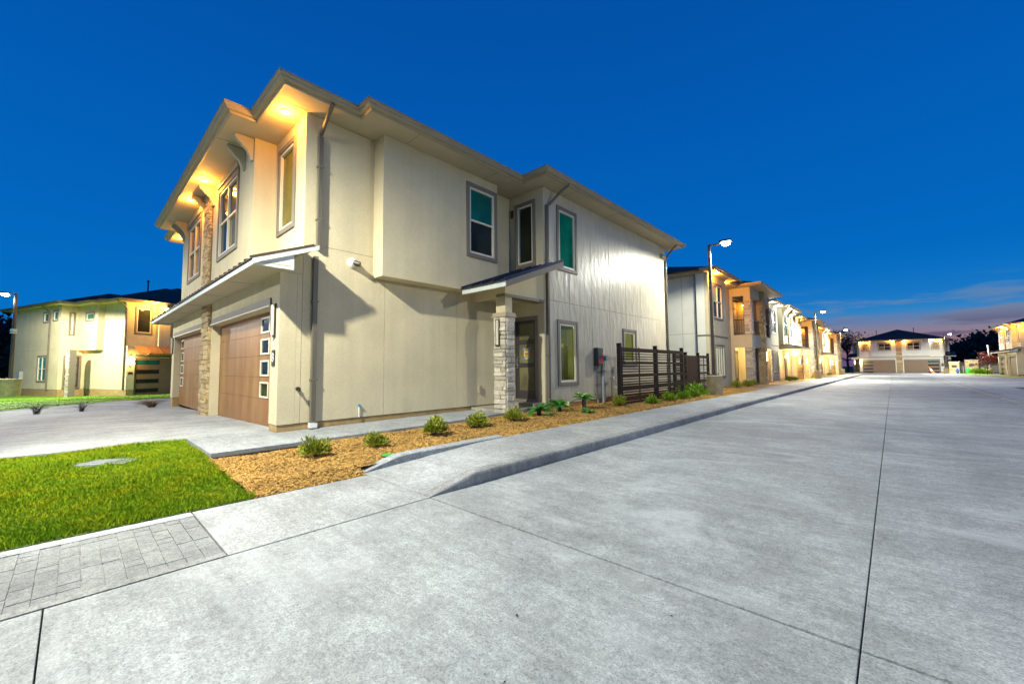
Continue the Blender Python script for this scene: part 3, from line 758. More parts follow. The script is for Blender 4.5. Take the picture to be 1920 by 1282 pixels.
        if full:
            hx = a+.05
            MB().fb(pw, hx-.02, hx+.02, -.03, -.015, 1.30, 1.62).tube([pw.p(hx, -.015, 1.36), pw.p(hx, .03, 1.37), pw.p(hx, .03, 1.55), pw.p(hx, -.015, 1.56)], .011, 8).lathe([(.028, 0), (.028, .03)], 12, tuple(pw.p(hx, -.01, 1.27))).build('handle', 'chrome', dr)
            pc = (a+b)/2+.0
            MB().fb(pw, pc-.105, pc+.105, -.049, -.046, 1.53, 1.85).build('notice', 'paper', dr)
            for du, dz in ((-.105, 1.55), (.105, 1.55), (-.105, 1.83), (.105, 1.83)): MB().hexa([pw.p(pc+du+i, q, dz+j) for q in (-.0455, -.0445) for i, j in ((-.06, -.02), (.0, -.05), (.06, .02), (0, .05))]).build('tape', 'tape', dr)
            mk = MB()
            for i, zz in enumerate((1.79, 1.755, 1.69, 1.665, 1.63, 1.58)): mk.fb(pw, pc-.06+.01*(i % 3), pc+.055-.012*(i % 2), -.0455, -.0445, zz, zz+.018)
            mk.build('notice_print', 'ink', dr)
        # long rear side wall
        D = Fr((s*7.23, 0, 0), (0, 1, 0), (s, 0, 0)); yE = 14.645
        sd = 'siding' if hi else S
        wo = [(6.875, 7.865, 4.13, 6.0), (6.845, 7.845, .77, 2.64), (10.72, 11.73, 1.35, 2.625)]
        gl = ['glass_green', 'glass_clear', 'glass_clear']
        if kind == 'left' and s < 0:
            wo = [(8.2, 9.1, 5.2, 6.0), (6.7, 7.5, 5.25, 6.05), (8.2, 9.7, .8, 2.75)]; gl = ['glass_teal']*3
        core = wall(R, Fr((s*7.218, 0, 0), (0, 1, 0), (s, 0, 0)), yP+.005, yE, .26, EZ, wo, 'seam', .17, 'wall_core')
        if full or (kind == 'left' and s < 0): panels(R, D, [yP, 7.475, 8.695, 9.83, 11.005, 12.205, 13.345, yE] if full else [yP, 9.2, 11.9, yE], [.26, 3.18, EZ], wo, sd)
        else: wall(R, D, yP, yE, .26, EZ, wo, sd, .012, 'wall_panel')
        for k, o in enumerate(wo):
            window(R, D, *o, 2 if (kind == 'left' and s < 0 and k == 2) else 1, 2 if (kind == 'left' and s < 0 and k == 2) else 1, gl[k] if (full or kind == 'left') else 'glass_dark', label='tall window with green glazing' if (full and k == 0) else None)
        # porch roof on its stone column
        ox, y0c, y1c = 7.87, 4.045, 6.24
        rise = .375
        zr = lambda y: 3.30+(y-y0c)*rise
        if kind == 'left' and s < 0:
            col = MB().box(*xs(6.98, 7.34), 4.3, 4.66, -.3, 3.1).build('porch_column', 'mortar', R)
            stones(col, Fr((s*7.34, 0, 0), (0, 1, 0), (s, 0, 0)), 4.3, 4.66, -.25, 3.05, 'stone_pale', (.12, .2), (.15, .3), seed=9)
            sconce(R, Fr((s*7.36, 0, 0), (0, 1, 0), (s, 0, 0)), 4.48, 1.95, 2.55, True, 55)
            wo2 = (3.0, 5.6, .8, 2.5)
        else:
            bi = 6.36
            pr = MB().prism([(y0c+.03, zr(y0c)-.16), (y1c, zr(y1c)-.16), (y1c, zr(y1c)-.03), (y0c+.03, zr(y0c)-.03)], 'x', *xs(bi, ox-.03)).build('porch_roof', 'soffit', R)
            MB().prism([(y0c-.05, zr(y0c-.05)-.028), (y1c+.01, zr(y1c)-.024), (y1c+.01, zr(y1c)), (y0c-.05, zr(y0c-.05))], 'x', *xs(bi-.01, ox+.03)).build('roof_sheet', 'metal_dark', pr)
            for k in range(5):
                x = s*(bi+.04+k*(ox-bi-.03)/4); MB().prism([(y0c-.055, zr(y0c-.055)), (y1c, zr(y1c)), (y1c, zr(y1c)+.045), (y0c-.055, zr(y0c-.055)+.045)], 'x', x-.014, x+.014).build('roof_rib', 'metal_dark', pr)
            MB().box(*xs(bi, ox), y0c-.002, y0c+.028, zr(y0c)-.165, zr(y0c)-.03).build('fascia', 'fascia_pale', pr, bevel=.004)
            MB().prism([(y0c+.03, zr(y0c)-.175), (y1c+.06, zr(y1c)-.155), (y1c+.06, zr(y1c)-.005), (y0c+.03, zr(y0c)-.028)], 'x', *xs(ox-.028, ox)).build('rake_board', 'taupe', pr)
            zbm = 3.14
            MB().prism([(4.70, zbm), (yP-.002, zbm), (yP-.002, zr(yP)-.17), (4.70, zr(4.70)-.17)], 'x', *xs(6.95, 7.225)).build('gable_infill', S, R)
            MB().box(*xs(6.93, 7.245), 4.68, yP-.003, zbm-.07, zbm-.001).build('beam_trim', 'taupe', R)
            MB().box(*xs(5.952, 6.949), 4.72, 4.98, zbm-.05, zr(4.72)-.172).build('porch_beam', S, R)
            MB().box(*xs(5.955, 6.94), 4.985, yP-.005, zbm+.02, zbm+.05).build('porch_ceiling', 'soffit', R)
            cx0, cx1 = xs(6.83, 7.23); cy0, cy1 = 4.70, 5.02
            col = MB().box(cx0+.03, cx1-.03, cy0+.03, cy1-.03, .1, 2.56).build('porch_column', 'mortar', R)
            if full or kind == 'right':
                hh, ll = ((.08, .15), (.14, .4)) if full else ((.2, .3), (.2, .4))
                stones(col, Fr((0, cy0+.03, 0), (1, 0, 0), (0, -1, 0)), cx0, cx1, .18, 2.56, 'stone_pale', hh, ll, seed=21)
                stones(col, Fr((s*(7.20), 0, 0), (0, 1, 0), (s, 0, 0)), cy0+.035, cy1, .18, 2.56, 'stone_pale', hh, (.12, .32), seed=22)
            MB().box(cx0-.05, cx1+.05, cy0-.05, cy1+.05, 2.56, 2.60).box(cx0-.03, cx1+.03, cy0-.03, cy1+.03, 2.60, 2.67).build('cap', 'fascia', col, bevel=.006)
            MB().box(cx0+.035, cx1-.035, cy0+.035, cy1-.035, 2.67, zbm-.07).build('post', S, col)
            if full: 
                fc = Fr((0, cy0-.02, 0), (1, 0, 0), (0, -1, 0)); sconce(R, fc, cx0+.16, 1.86, 2.48, False)
    # rear and closing walls
    wall(R, Fr((0, 14.6, 0), (1, 0, 0), (0, 1, 0)), -7.04, 7.04, .25, EZ, (), S, .2, 'rear_wall')
    # eaves, gutters, roof
    E1 = [(-6.51, -.185), (-4.845, -.185), (-4.845, -.635), (4.845, -.635), (4.845, -.185), (6.51, -.185), (6.51, 1.245), (6.93, 1.245), (6.93, 5.725), (7.77, 5.725), (7.77, 15.195), (-7.77, 15.195), (-7.77, 5.725), (-6.93, 5.725), (-6.93, 1.245), (-6.51, 1.245)]
    if kind == 'left':
        E1 = [(-6.51, -.185), (6.51, -.185), (6.51, 1.245), (6.93, 1.245), (6.93, 5.725), (7.77, 5.725), (7.77, 15.195), (-7.77, 15.195), (-7.77, 5.0), (-6.93, 5.0), (-6.93, 2.7), (-6.51, 2.7)]
    i = 0; mb = MB(); mb.v = [(x, y, EZ+.004) for x, y in E1] + [(x, y, EZ+.05) for x, y in E1]; n = len(E1)
    mb.f = [tuple(range(n-1, -1, -1)), tuple(range(n, 2*n))] + [(k, (k+1) % n, n+(k+1) % n, n+k) for k in range(n)]
    sf = mb.build('soffit', 'soffit', R)
    if hi:
        for x in (6.0, 3.6, 1.2, -1.2, -3.6, -6.0): MB().box(x-.003, x+.003, -.60 if abs(x) < 4.8 else -.16, yB-.002 if abs(x) < 4.2 else yU-.002, EZ+.001, EZ+.004).build('soffit_joint', 'seam', sf)
        for y in (2.4, 4.8, 7.2, 9.6, 12.0): MB().box(6.36 if y < 5.4 else 7.24, 6.91 if y < 5.4 else 7.75, y-.003, y+.003, EZ+.001, EZ+.004).build('soffit_joint', 'seam', sf)
    fm = 'fascia' if kind != 'left' else 'taupe'
    sweep(R, 'fascia_board', fm, E1, [(-.03, EZ-.002), (0, EZ-.002), (.018, EZ+.03), (.018, EZ+.16), (-.03, EZ+.16)])
    sweep(R, 'gutter', fm, E1, [(.019, EZ+.045), (.075, EZ+.05), (.10, EZ+.075), (.105, EZ+.10), (.135, EZ+.125), (.14, EZ+.165), (.126, EZ+.165), (.12, EZ+.14), (.019, EZ+.07)])
    rf = MB(); z = EZ+.158
    for x0, x1, y0 in ((-7.77, 7.77, 5.725), (-6.93, 6.93, 1.245), (-6.51, 6.51, -.185), (-4.845, 4.845, -.635)):
        if kind == 'left' and y0 == -.635: continue
        hip(rf, x0-.04, x1+.04, y0-.04, 15.235, z)
    rf.build('roof', 'roof', R)
    for x, y in ((-3.2, 4.0), (2.4, 5.5)):
        zz = z + .36*min(6.9-abs(x), y+.6)
        MB().lathe([(.05, -.4), (.05, .75), (.09, .76), (.09, .86), (.03, .9)], 10, (x, y, zz)).build('vent_pipe', 'metal_dark', R)
    # lights, downspouts
    if kind in ('main', 'right', 'far'):
        for x, y in ((5.67, .10), (.92, -.36), (-.92, -.36), (-5.67, .10)):
            soffit_light(R, x, y, EZ, 85 if hi else (320 if kind == 'right' else 170), True)
        if kind == 'far': soffit_light(R, 4.4, -.1, EZ, 60, False); soffit_light(R, -4.4, -.1, EZ, 120, True)
        if kind == 'right':
            for y in (1.0, 3.2, 4.8): soffit_light(R, 6.62, y, EZ, 300, True); soffit_light(R, -6.62, y, EZ, 300, True)
    else:
        fr = bay
        f = MB().fb(fr, -4.0, -3.75, .0, .16, 5.95, 6.2).build('flood_light', 'white_plastic', R)
        MB().fb(fr, -3.97, -3.78, .16, .17, 5.97, 6.18).build('lens', 'lamp_warm', f)
        lamp('POINT', 'flood_bulb', (-4.6, -.55, 6.1), 420, (1, .5, .1), f, .06)
    if hi:
        sr = Fr((5.95, 0, 0), (0, 1, 0), (1, 0, 0))
        downspout(R, sr, .61, .012, .27, 3.5); downspout(R, sr, .66, .012, 3.66, 5.95, kick=False, top=(.60, EZ+.07, 0))
        s2 = Fr((7.23, 0, 0), (0, 1, 0), (1, 0, 0))
        downspout(R, s2, 6.36, .012, .2, 5.85, top=(.57, EZ+.06, .35), kick=False)
        d3 = downspout(R, s2, 14.56, .012, .2, 5.8, top=(.56, EZ+.06, 0), kick=False)
        MB().fb(s2, 14.16, 14.54, .012, .10, 5.86, 6.02).build('offset_pipe', 'fascia', d3)
        MB().fb(s2, 14.5, 14.62, .008, .095, 5.44, 5.52).build('blue_strap', 'pipe_blue', d3)
        sconce(R, front, 5.73, 1.93, 2.50, False); sconce(R, front, -5.73, 1.93, 2.50, False)
        pl = MB().fb(front, 5.64, 5.80, .002, .018, 1.36, 1.66).build('number_plate', 'bronze', R)
        cu = bpy.data.curves.new('plate_number', 'FONT'); cu.body = '8'; cu.size = .24; cu.align_x = 'CENTER'; cu.align_y = 'CENTER'; cu.extrude = .002
        tmp = bpy.data.objects.new('plate_number', cu); C.objects.link(tmp); dg = bpy.context.evaluated_depsgraph_get(); me = bpy.data.meshes.new_from_object(tmp.evaluated_get(dg)); bpy.data.objects.remove(tmp); me.materials.clear(); me.materials.append(M['white_plastic'])
        t = bpy.data.objects.new('plate_number', me); C.objects.link(t); t.parent = pl; t.location = (5.72, -.021, 1.51); t.rotation_euler = (PI/2, 0, 0)
        # fittings on the garage side wall
        cam = MB().tube([sr.p(1.37, 0, 3.52), sr.p(1.37, .03, 3.52)], .11, 18).tube([sr.p(1.37, .03, 3.52), sr.p(1.37, .07, 3.52), sr.p(1.37, .10, 3.515), sr.p(1.375, .12, 3.51)], .10, 16, .055).build('security_camera', 'white_plastic', R, smooth=False)
        MB().tube([sr.p(1.375, .08, 3.51), sr.p(1.46, .17, 3.475)], .055, 14).build('camera_eye', 'bronze', cam)
        MB().tube([sr.p(.345, 0, .93), sr.p(.345, .05, .93)], .035, 10).tube([sr.p(.345, .04, .93), sr.p(.345, .13, .90)], .02, 8).tube([sr.p(.325, .10, .93), sr.p(.375, .10, .93)], .012, 6).build('hose_tap', 'bronze', R)
        pp = MB().tube([sr.p(1.56, .03, .29), sr.p(1.56, .03, .50)], .014, 8).build('pipe_stub', 'white_plastic', R)
        MB().tube([sr.p(1.56, .03, .50), sr.p(1.56, .03, .56)], .022, 8).tube([sr.p(1.52, .05, .55), sr.p(1.60, .05, .53)], .012, 6).build('pipe_valve', 'pipe_blue', pp)
        MB().fb(sr, 4.95, 5.03, .0, .05, .62, .80).build('outlet_box', 'fascia', R)
        MB().fb(Fr((0, yP, 0), (1, 0, 0), (0, -1, 0)), 6.0, 6.10, 0, .03, 5.75, 5.98).build('wall_vent', 'bronze', R)
        # meter panel and pipes
        mbx = MB().fb(s2, 8.75, 9.08, .0, .16, 1.33, 1.90).build('meter_box', 'box_green', R, bevel=.012)
        MB().fb(s2, 8.98, 9.06, .16, .164, 1.40, 1.60).fb(s2, 8.98, 9.06, .16, .164, 1.66, 1.74).fb(s2, 8.78, 8.95, .16, .164, 1.40, 1.55).build('warning_label', 'red_label', mbx)
        me = MB().fb(s2, 9.14, 9.36, .0, .10, 1.42, 1.72).tube([s2.p(9.25, .10, 1.58), s2.p(9.25, .20, 1.58)], .085, 16).build('electric_meter', 'pipe_grey', R)
        MB().tube([s2.p(9.2, .06, .05), s2.p(9.2, .06, 1.44)], .045, 10).tube([s2.p(9.32, .05, .2), s2.p(9.32, .05, 1.44)], .02, 8).tube([s2.p(8.9, .06, .05), s2.p(8.86, .05, .25)], .03, 8).build('conduit', 'pipe_grey', me)
        MB().tube([s2.p(9.7, .05, .9), s2.p(9.72, .12, .92), s2.p(9.76, .14, .78), s2.p(9.76, .14, .6), s2.p(10.4, .14, .6)], .025, 8).tube([s2.p(9.95, .03, .1), s2.p(9.93, .03, 1.3)], .012, 6).tube([s2.p(10.1, .03, .6), s2.p(10.0, .03, 1.3)], .012, 6).build('gas_pipe', 'pipe_grey', R)
        MB().box(7.206, 7.222, 7.2, 14.5, -.1, .245).build('foundation_face', 'slab_red', R)
        # room behind the ground floor window, with its stair
        MB().box(3.6, 3.65, 6.5, 12.4, .25, 3.0).box(3.65, 7.02, 6.5, 6.55, .25, 3.0).box(3.65, 7.02, 12.35, 12.4, .25, 3.0).box(3.65, 7.02, 6.55, 12.35, 2.95, 3.0).build('room_wall', 'interior', R)
        MB().box(3.65, 7.0, 6.55, 12.35, .25, .27).build('room_floor', 'stairs', R)
        cl = MB().lathe([(.16, -.06), (.18, 0)], 18, (6.2, 8.3, 2.945)).build('ceiling_light', 'lamp_warm', R); lamp('POINT', 'room_bulb', (6.2, 8.3, 2.75), 260, (1, .9, .55), cl, .1)
        stp = MB()
        for k in range(11): stp.box(4.6, 5.6, 7.0+.24*k, 7.24+.24*k, .27, .44+.17*k)
        stp.build('staircase', 'stairs', R)
    if kind == 'left':
        sl_ = Fr((-5.95, 0, 0), (0, 1, 0), (-1, 0, 0)); downspout(R, sl_, .25, .012, .27, 5.9, w_=.11, kick=False, top=(.55, EZ+.05, 0))
        s2 = Fr((-7.23, 0, 0), (0, 1, 0), (-1, 0, 0)); downspout(R, s2, 7.9, .012, .2, 5.8, w_=.10, kick=False, top=(.5, EZ+.05, 0))
        sconce(R, front, -5.75, 1.95, 2.6, True, 90)
        soffit_light(R, -6.6, 5.9, 3.0, 14, True)
        MB().fb(s2, 12.2, 12.6, 0, .2, 1.0, 1.6).tube([s2.p(12.4, .1, -.2), s2.p(12.4, .1, 1.1)], .08, 8).tube([s2.p(12.1, .1, -.2), s2.p(12.1, .1, .6)], .06, 8).build('meter_box', 'pipe_grey', R)
        MB().fb(front, -5.85, -5.6, .0, .02, 1.35, 1.5).build('number_plate', 'bronze', R)
    if kind == 'far':
        for x in (5.75, -5.75): sconce(R, front, x, 1.75, 2.6, x < 0, 130 if x < 0 else 0)
        MB().fb(front, -7.2, -6.1, .0, .3, 2.85, 3.1).build('porch_lintel', 'white_plastic', R)
        sconce(R, Fr((0, 3.9, 0), (1, 0, 0), (0, -1, 0)), -6.9, 1.75, 2.6, True, 130)
        pl = MB().fb(front, 5.6, 5.9, .0, .03, 1.3, 1.9).build('number_plate', 'bronze', R)
    return R

duplex('corner_house', (-14.2, 2.555, 0), 0, 'large cream stucco two-storey house in the foreground with brown garage doors and stone porch column', 'main', None)
# left house: turned about 19 degrees, its nearest corner towards the driveway
def left_house():
    yaw = math.radians(42.95); F = Vector((-math.sin(yaw), math.cos(yaw), 0)); r = Vector((math.cos(yaw), math.sin(yaw), 0))
    P = F*28.0 + r*((238-960)/765*28.0)
    rz = math.radians(18.8+90)
    q = Matrix.Rotation(rz, 3, 'Z') @ Vector((-5.95, 0, 0))
    duplex('left_house', (P.x-q.x, P.y-q.y, -.32), rz, 'cream house at the far left with copper awning over its garage', 'left', None)
left_house()
duplex('end_house', (1.0, 109.8, -.42), 0, 'pale house closing the end of the road with a dark hip roof and twin garages', 'far', None)
duplex('right_house', (11.0, 83.6, -.30), -PI/2, 'amber lit house at the right edge with two narrow garage bays', 'right', None)

# ------------------------------------------------------------------ row of homes along the pavement (they face the road, +x)
def row_a(y0, label, cool2=False):
    z0 = gz(-7, y0+8)-.04
    R = empty('row_house', (-7, y0, z0), 0, label, 'house', 'row of homes beyond the corner house')
    S = 'stucco'
    def face(d): return Fr((d, 0, 0), (0, 1, 0), (1, 0, 0))
    back = face(-.6); b0 = face(0)
    # main body
    wall(R, Fr((0, .35, 0), (1, 0, 0), (0, -1, 0)), -9, -.6, .2, EZ, (), 'stucco_white', .2, 'end_wall')  # end walls paler than the fronts: lamp brightness put into the stucco colour
    for x in (-1.5, -2.7, -3.9): MB().box(x-.006, x+.006, .346, .36, .2, EZ-.01).build('wall_joint', 'seam', R)
    MB().box(-4.5, -.605, .346, .36, 3.17, 3.182).build('wall_joint', 'seam', R)
    wall(R, Fr((0, 17.55, 0), (1, 0, 0), (0, 1, 0)), -9, -.6, .2, EZ, (), 'stucco_white', .2, 'end_wall')
    MB().box(-9, -8.8, .56, 17.34, .2, EZ).build('rear_wall', S, R)
    ops = [(4.55, 6.15, 0, 6.0), (11.75, 13.35, 0, 6.0)]
    wall(R, back, .552, 17.348, .2, EZ, [(6.3, 11.6, .0, 2.75), (6.3, 11.6, 3.3, 5.9)], S, .2, 'front_wall')
    MB().box(-8.9, -.65, .5, 17.4, -.4, .19).build('foundation', 'slab', R)
    for k, m in ((0, 0), (1, 14.7)):
        wall(R, b0, m, m+3.2, .2, EZ, [(m+.75, m+2.45, 3.95, 5.95), (m+.7, m+2.55, .75, 2.55)], S, .18, 'bay_wall')
        MB().box(-.6, -.181, m+.001, m+.18, .2, EZ).build('bay_wall', 'stucco_white', R); MB().box(-.6, -.181, m+3.02, m+3.199, .2, EZ).build('bay_wall', S, R)  # side towards the near lamp is paler, its brightness put into the colour
        window(R, b0, m+.75, m+2.45, 3.95, 5.95, 2, 2, glasses=['glass_dark', 'glass_blind', 'glass_dark', 'glass_dark'])
        window(R, b0, m+.7, m+2.55, .75, 2.55, 4 if k == 0 else 4, 1, 'glass_blind')
        MB().box(-.602, .03, m-.03, m+3.23, 2.98, 3.06).build('belt_course', 'taupe', R, bevel=.006)
        MB().box(-.5, -.01, m+.02, m+3.18, -.4, .195).build('foundation', 'slab', R)
    # porch with balcony
    f = face(.6); y1, y2 = 6.2, 11.7; ym = (y1+y2)/2
    sideF = Fr((0, y1, 0), (1, 0, 0), (0, -1, 0)); sideB = Fr((0, y2, 0), (1, 0, 0), (0, 1, 0))
    for sf in (sideF, sideB): wall(R, sf, -.599, .6, .2, EZ, [(-.42, .22, .1, 2.55), (-.42, .22, 3.35, 5.85)], S, .2, 'porch_side')
    wall(R, f, y1+.2, y2-.2, .2, EZ, [(y1+.38, ym-.25, .1, 2.55), (ym+.25, y2-.38, .1, 2.55), (y1+.38, ym-.25, 3.35, 5.75), (ym+.25, y2-.38, 3.35, 5.75)], S, .2, 'porch_front')
    for a in (y1, y2):
        for c, d in ((.15, 2.45), (3.4, 5.45)):
            q = (a-.02, a+.40) if a == y1 else (a-.40, a+.02)
            col = MB().box(.24, .62, q[0], q[1], c, d).build('stone_column', 'mortar', R)
            stones(col, Fr((.62, 0, 0), (0, 1, 0), (1, 0, 0)), q[0], q[1], c, d, 'stone_pale', (.12, .18), (.2, .42), seed=int(a*7+c))
            if a == y1: stones(col, Fr((0, q[0], 0), (1, 0, 0), (0, -1, 0)), .24, .62, c, d, 'stone_pale', (.12, .18), (.19, .4), seed=int(a*5+c))
            MB().box(.2, .68, q[0]-.05, q[1]+.05, d, d+.07).build('cap', 'fascia', col)
    pw_ = MB().box(-.4, .78, ym-.22, ym+.22, .1, EZ-.01).build('party_wall', 'mortar', R)
    stones(pw_, Fr((0, ym-.22, 0), (1, 0, 0), (0, -1, 0)), .4, .78, .15, EZ-.03, 'stone', (.14, .22), (.19, .38), seed=5)
    stones(pw_, Fr((.78, 0, 0), (0, 1, 0), (1, 0, 0)), ym-.22, ym+.22, .15, EZ-.03, 'stone', (.14, .22), (.2, .44), seed=6)
    MB().box(-.6, .39, y1+.21, y2-.21, 3.0, 3.12).build('balcony_floor', 'fascia', R)
    inner = face(-1.5)
    wall(R, inner, 6.3, 11.6, .2, EZ-.2, (), S, .1, 'porch_wall')
    MB().box(-1.5, -.61, 6.3, 6.42, .2, EZ-.2).build('porch_wall', S, R); MB().box(-1.5, -.61, 11.48, 11.6, .2, EZ-.2).build('porch_wall', S, R)
    for yy in (y1+1.0, y2-1.0):
        window(R, inner, yy-.75, yy+.75, 3.35, 5.7, 2, 1, 'glass_teal', depth=.03)
        d_ = MB().fb(inner, yy-.5, yy+.5, .0, .05, .25, 2.5).build('front_door', 'door', R); MB().fb(inner, yy-.3, yy+.3, .05, .06, .5, 2.3).build('pane', 'glass_frost', d_)
    for a, b in ((y1+.42, ym-.25), (ym+.25, y2-.42)):
        rl = MB().box(.5, .54, a, b, 4.30, 4.35).box(.5, .54, a, b, 3.42, 3.46).build('railing', 'metal_dark', R)
        n = int((b-a)/.13)
        for k in range(n+1): MB().box(.51, .53, a+(b-a-.02)*k/n, a+(b-a-.02)*k/n+.02, 3.46, 4.30).build('baluster', 'metal_dark', rl)
    for yy, sg in ((y1+.05, 1), (y2-.05, -1)):
        rl = MB().box(-.42, .22, yy-.02, yy+.02, 4.30, 4.35).box(-.42, .22, yy-.02, yy+.02, 3.42, 3.46).build('railing', 'metal_dark', R)
        for k in range(5): MB().box(-.42+.155*k, -.40+.155*k, yy-.01, yy+.01, 3.46, 4.30).build('baluster', 'metal_dark', rl)
    # eaves and roof
    E = [(-9.5, -.1), (-.1, -.1), (-.1, -.45), (.5, -.45), (.5, 3.7), (.05, 3.7), (.05, 5.7), (1.25, 5.7), (1.25, 12.2), (.05, 12.2), (.05, 14.2), (.5, 14.2), (.5, 18.35), (-.1, 18.35), (-.1, 18.0), (-9.5, 18.0)]
    n = len(E); mb = MB(); mb.v = [(x, y, EZ+.004) for x, y in E]+[(x, y, EZ+.05) for x, y in E]
    mb.f = [tuple(range(n-1, -1, -1)), tuple(range(n, 2*n))] + [(k, (k+1) % n, n+(k+1) % n, n+k) for k in range(n)]
    mb.build('soffit', 'soffit', R)
    sweep(R, 'fascia_board', 'fascia', E, [(-.03, EZ-.002), (0, EZ-.002), (.02, EZ+.03), (.10, EZ+.07), (.12, EZ+.17), (-.03, EZ+.17)])
    rf = MB()
    for x1, a, b in ((-.1, -.1, 18.0), (.5, -.45, 18.35), (1.25, 5.7, 12.2)): hip(rf, -9.5, x1, a, b, EZ+.16, .34)
    rf.build('roof', 'roof', R)
    for yy in (.35, 3.45): soffit_light(R, .28 if yy < 1 else -.25, yy+.2, EZ, 220, True)
    for yy in (14.5, 17.4): soffit_light(R, .28, yy, EZ, 80, not cool2)
    soffit_light(R, -1.0, y1+.6, 5.9, 28, True); soffit_light(R, -1.0, y2-.6, 5.9, 28, True)
    e_ = Fr((0, .35, 0), (1, 0, 0), (0, -1, 0))
    downspout(R, e_, -.75, .0, .2, 5.9, w_=.13, mat='downspout_grey', kick=False, top=(.35, EZ, .1))
    sconce(R, face(.80), ym, 1.7, 2.3, True, 0)
    lamp('POINT', 'porch_bulb', (.1, ym+1.2, 2.5), 300, (1, .74, .36), R, .08)
    return R
def row_b(y0, label):
    z0 = gz(-7, y0+4)-.04
    R = empty('row_house', (-7, y0, z0), 0, label, 'house', 'row of homes beyond the corner house')
    S = 'stucco'
    def face(d): return Fr((d, 0, 0), (0, 1, 0), (1, 0, 0))
    Lh = 8.6
    wall(R, face(-.5), .0, Lh, .2, EZ, [(.6, 2.5, .75, 2.5)], S, .2, 'front_wall')
    MB().box(-9, -.71, .0, .2, .2, EZ).build('end_wall', S, R); MB().box(-9, -.71, Lh-.2, Lh, .2, EZ).build('end_wall', S, R); MB().box(-9, -8.8, .21, Lh-.21, .2, EZ).build('rear_wall', S, R)
    MB().box(-8.9, -.55, .05, Lh-.05, -.4, .19).build('foundation', 'slab', R)
    b = face(.25)
    wall(R, b, .4, 5.4, 3.25, EZ, [(.9, 2.3, 3.9, 5.95), (3.5, 4.9, 3.9, 5.95)], S, .18, 'bay_wall')
    MB().box(-.499, .07, .4, .58, 3.25, EZ).build('bay_wall', S, R); MB().box(-.499, .07, 5.22, 5.4, 3.25, EZ).build('bay_wall', S, R); MB().box(-.499, .069, .582, 5.218, 3.25, 3.3).build('bay_soffit', S, R)
    for a in (.9, 3.5): window(R, b, a, a+1.4, 3.9, 5.95, 1, 2, glasses=['glass_teal', 'glass_dark'])
    window(R, face(-.5), .6, 2.5, .75, 2.5, 3, 1, 'glass_blind')
    st = MB().fb(b, 2.55, 3.25, 0, .03, 3.4, EZ-.01).build('stone_strip', 'mortar', R); stones(st, Fr((.28, 0, 0), (0, 1, 0), (1, 0, 0)), 2.55, 3.25, 3.45, EZ-.02, 'stone', (.16, .24), (.2, .5), seed=int(y0))
    for u in (.7, 2.42, 3.38, 5.1): corbel(R, b, u, EZ)
    for u in (1.6, 4.2): soffit_light(R, .55, u, EZ, 75, False)
    window(R, face(-.5), 6.2, 7.7, 4.1, 5.9, 2, 2, 'glass_dark')
    cp = MB().prism([(-.499, 2.85), (1.35, 2.85), (1.35, 2.96), (-.499, 3.5)], 'y', 1.2, 8.2).build('canopy', 'soffit', R)
    MB().prism([(-.498, 3.505), (1.38, 2.965), (1.38, 3.0), (-.498, 3.54)], 'y', 1.17, 8.23).build('roof_sheet', 'metal_grey', cp)
    for k in range(13):
        y = 1.17+7.06*k/12; MB().prism([(-.498, 3.54), (1.385, 3.0), (1.385, 3.04), (-.498, 3.58)], 'y', y-.02, y+.02).build('roof_rib', 'metal_grey', cp)
    for y in (3.4, 7.6):
        col = MB().box(.75, 1.15, y-.2, y+.2, .1, 2.3).build('stone_column', 'mortar', R)
        stones(col, Fr((1.15, 0, 0), (0, 1, 0), (1, 0, 0)), y-.2, y+.2, .12, 2.3, 'stone', (.12, .2), (.2, .4), seed=int(y*9)); stones(col, Fr((0, y-.2, 0), (1, 0, 0), (0, -1, 0)), .75, 1.15, .12, 2.3, 'stone', (.12, .2), (.2, .4), seed=int(y*8))
        MB().box(.7, 1.2, y-.25, y+.25, 2.3, 2.38).build('cap', 'fascia', col); MB().box(.8, 1.1, y-.15, y+.15, 2.38, 2.849).build('post', S, col)
        sconce(R, Fr((0, y-.23, 0), (1, 0, 0), (0, -1, 0)), .95, 1.55, 2.15, True, 0)
        lamp('POINT', 'porch_bulb', (.3, y-.7, 2.3), 240, (1, .70, .32), R, .08)
    d_ = MB().fb(face(-.5), 5.0, 6.0, .0, .05, .25, 2.5).build('front_door', 'door', R); MB().fb(face(-.5), 5.2, 5.8, .05, .06, .5, 2.3).build('pane', 'glass_frost', d_)
    E = [(-9.5, -.05), (0, -.05), (0, -.1), (.85, -.1), (.85, 5.9), (.1, 5.9), (.1, 8.65), (-9.5, 8.65)]
    E = [(-9.5, -.1), (.85, -.1), (.85, 5.9), (.1, 5.9), (.1, 8.65), (-9.5, 8.65)]
    n = len(E); mb = MB(); mb.v = [(x, y, EZ+.004) for x, y in E]+[(x, y, EZ+.05) for x, y in E]
    mb.f = [tuple(range(n-1, -1, -1)), tuple(range(n, 2*n))] + [(k, (k+1) % n, n+(k+1) % n, n+k) for k in range(n)]
    mb.build('soffit', 'soffit', R)
    sweep(R, 'fascia_board', 'fascia', E, [(-.03, EZ-.002), (0, EZ-.002), (.02, EZ+.03), (.10, EZ+.07), (.12, EZ+.17), (-.03, EZ+.17)])
    rf = MB(); hip(rf, -9.5, .1, -.1, 8.65, EZ+.16, .34); hip(rf, -9.5, .85, -.1, 5.9, EZ+.16, .34); rf.build('roof', 'roof', R)
    return R
row_a(22.8, 'nearest row house beyond the corner house with stone columned balcony porch', True)
row_b(41, 'row house with cool white lit bay and grey metal porch canopy, nearer of two')
row_a(50, 'row house with stone balcony porch behind the second street lamp')
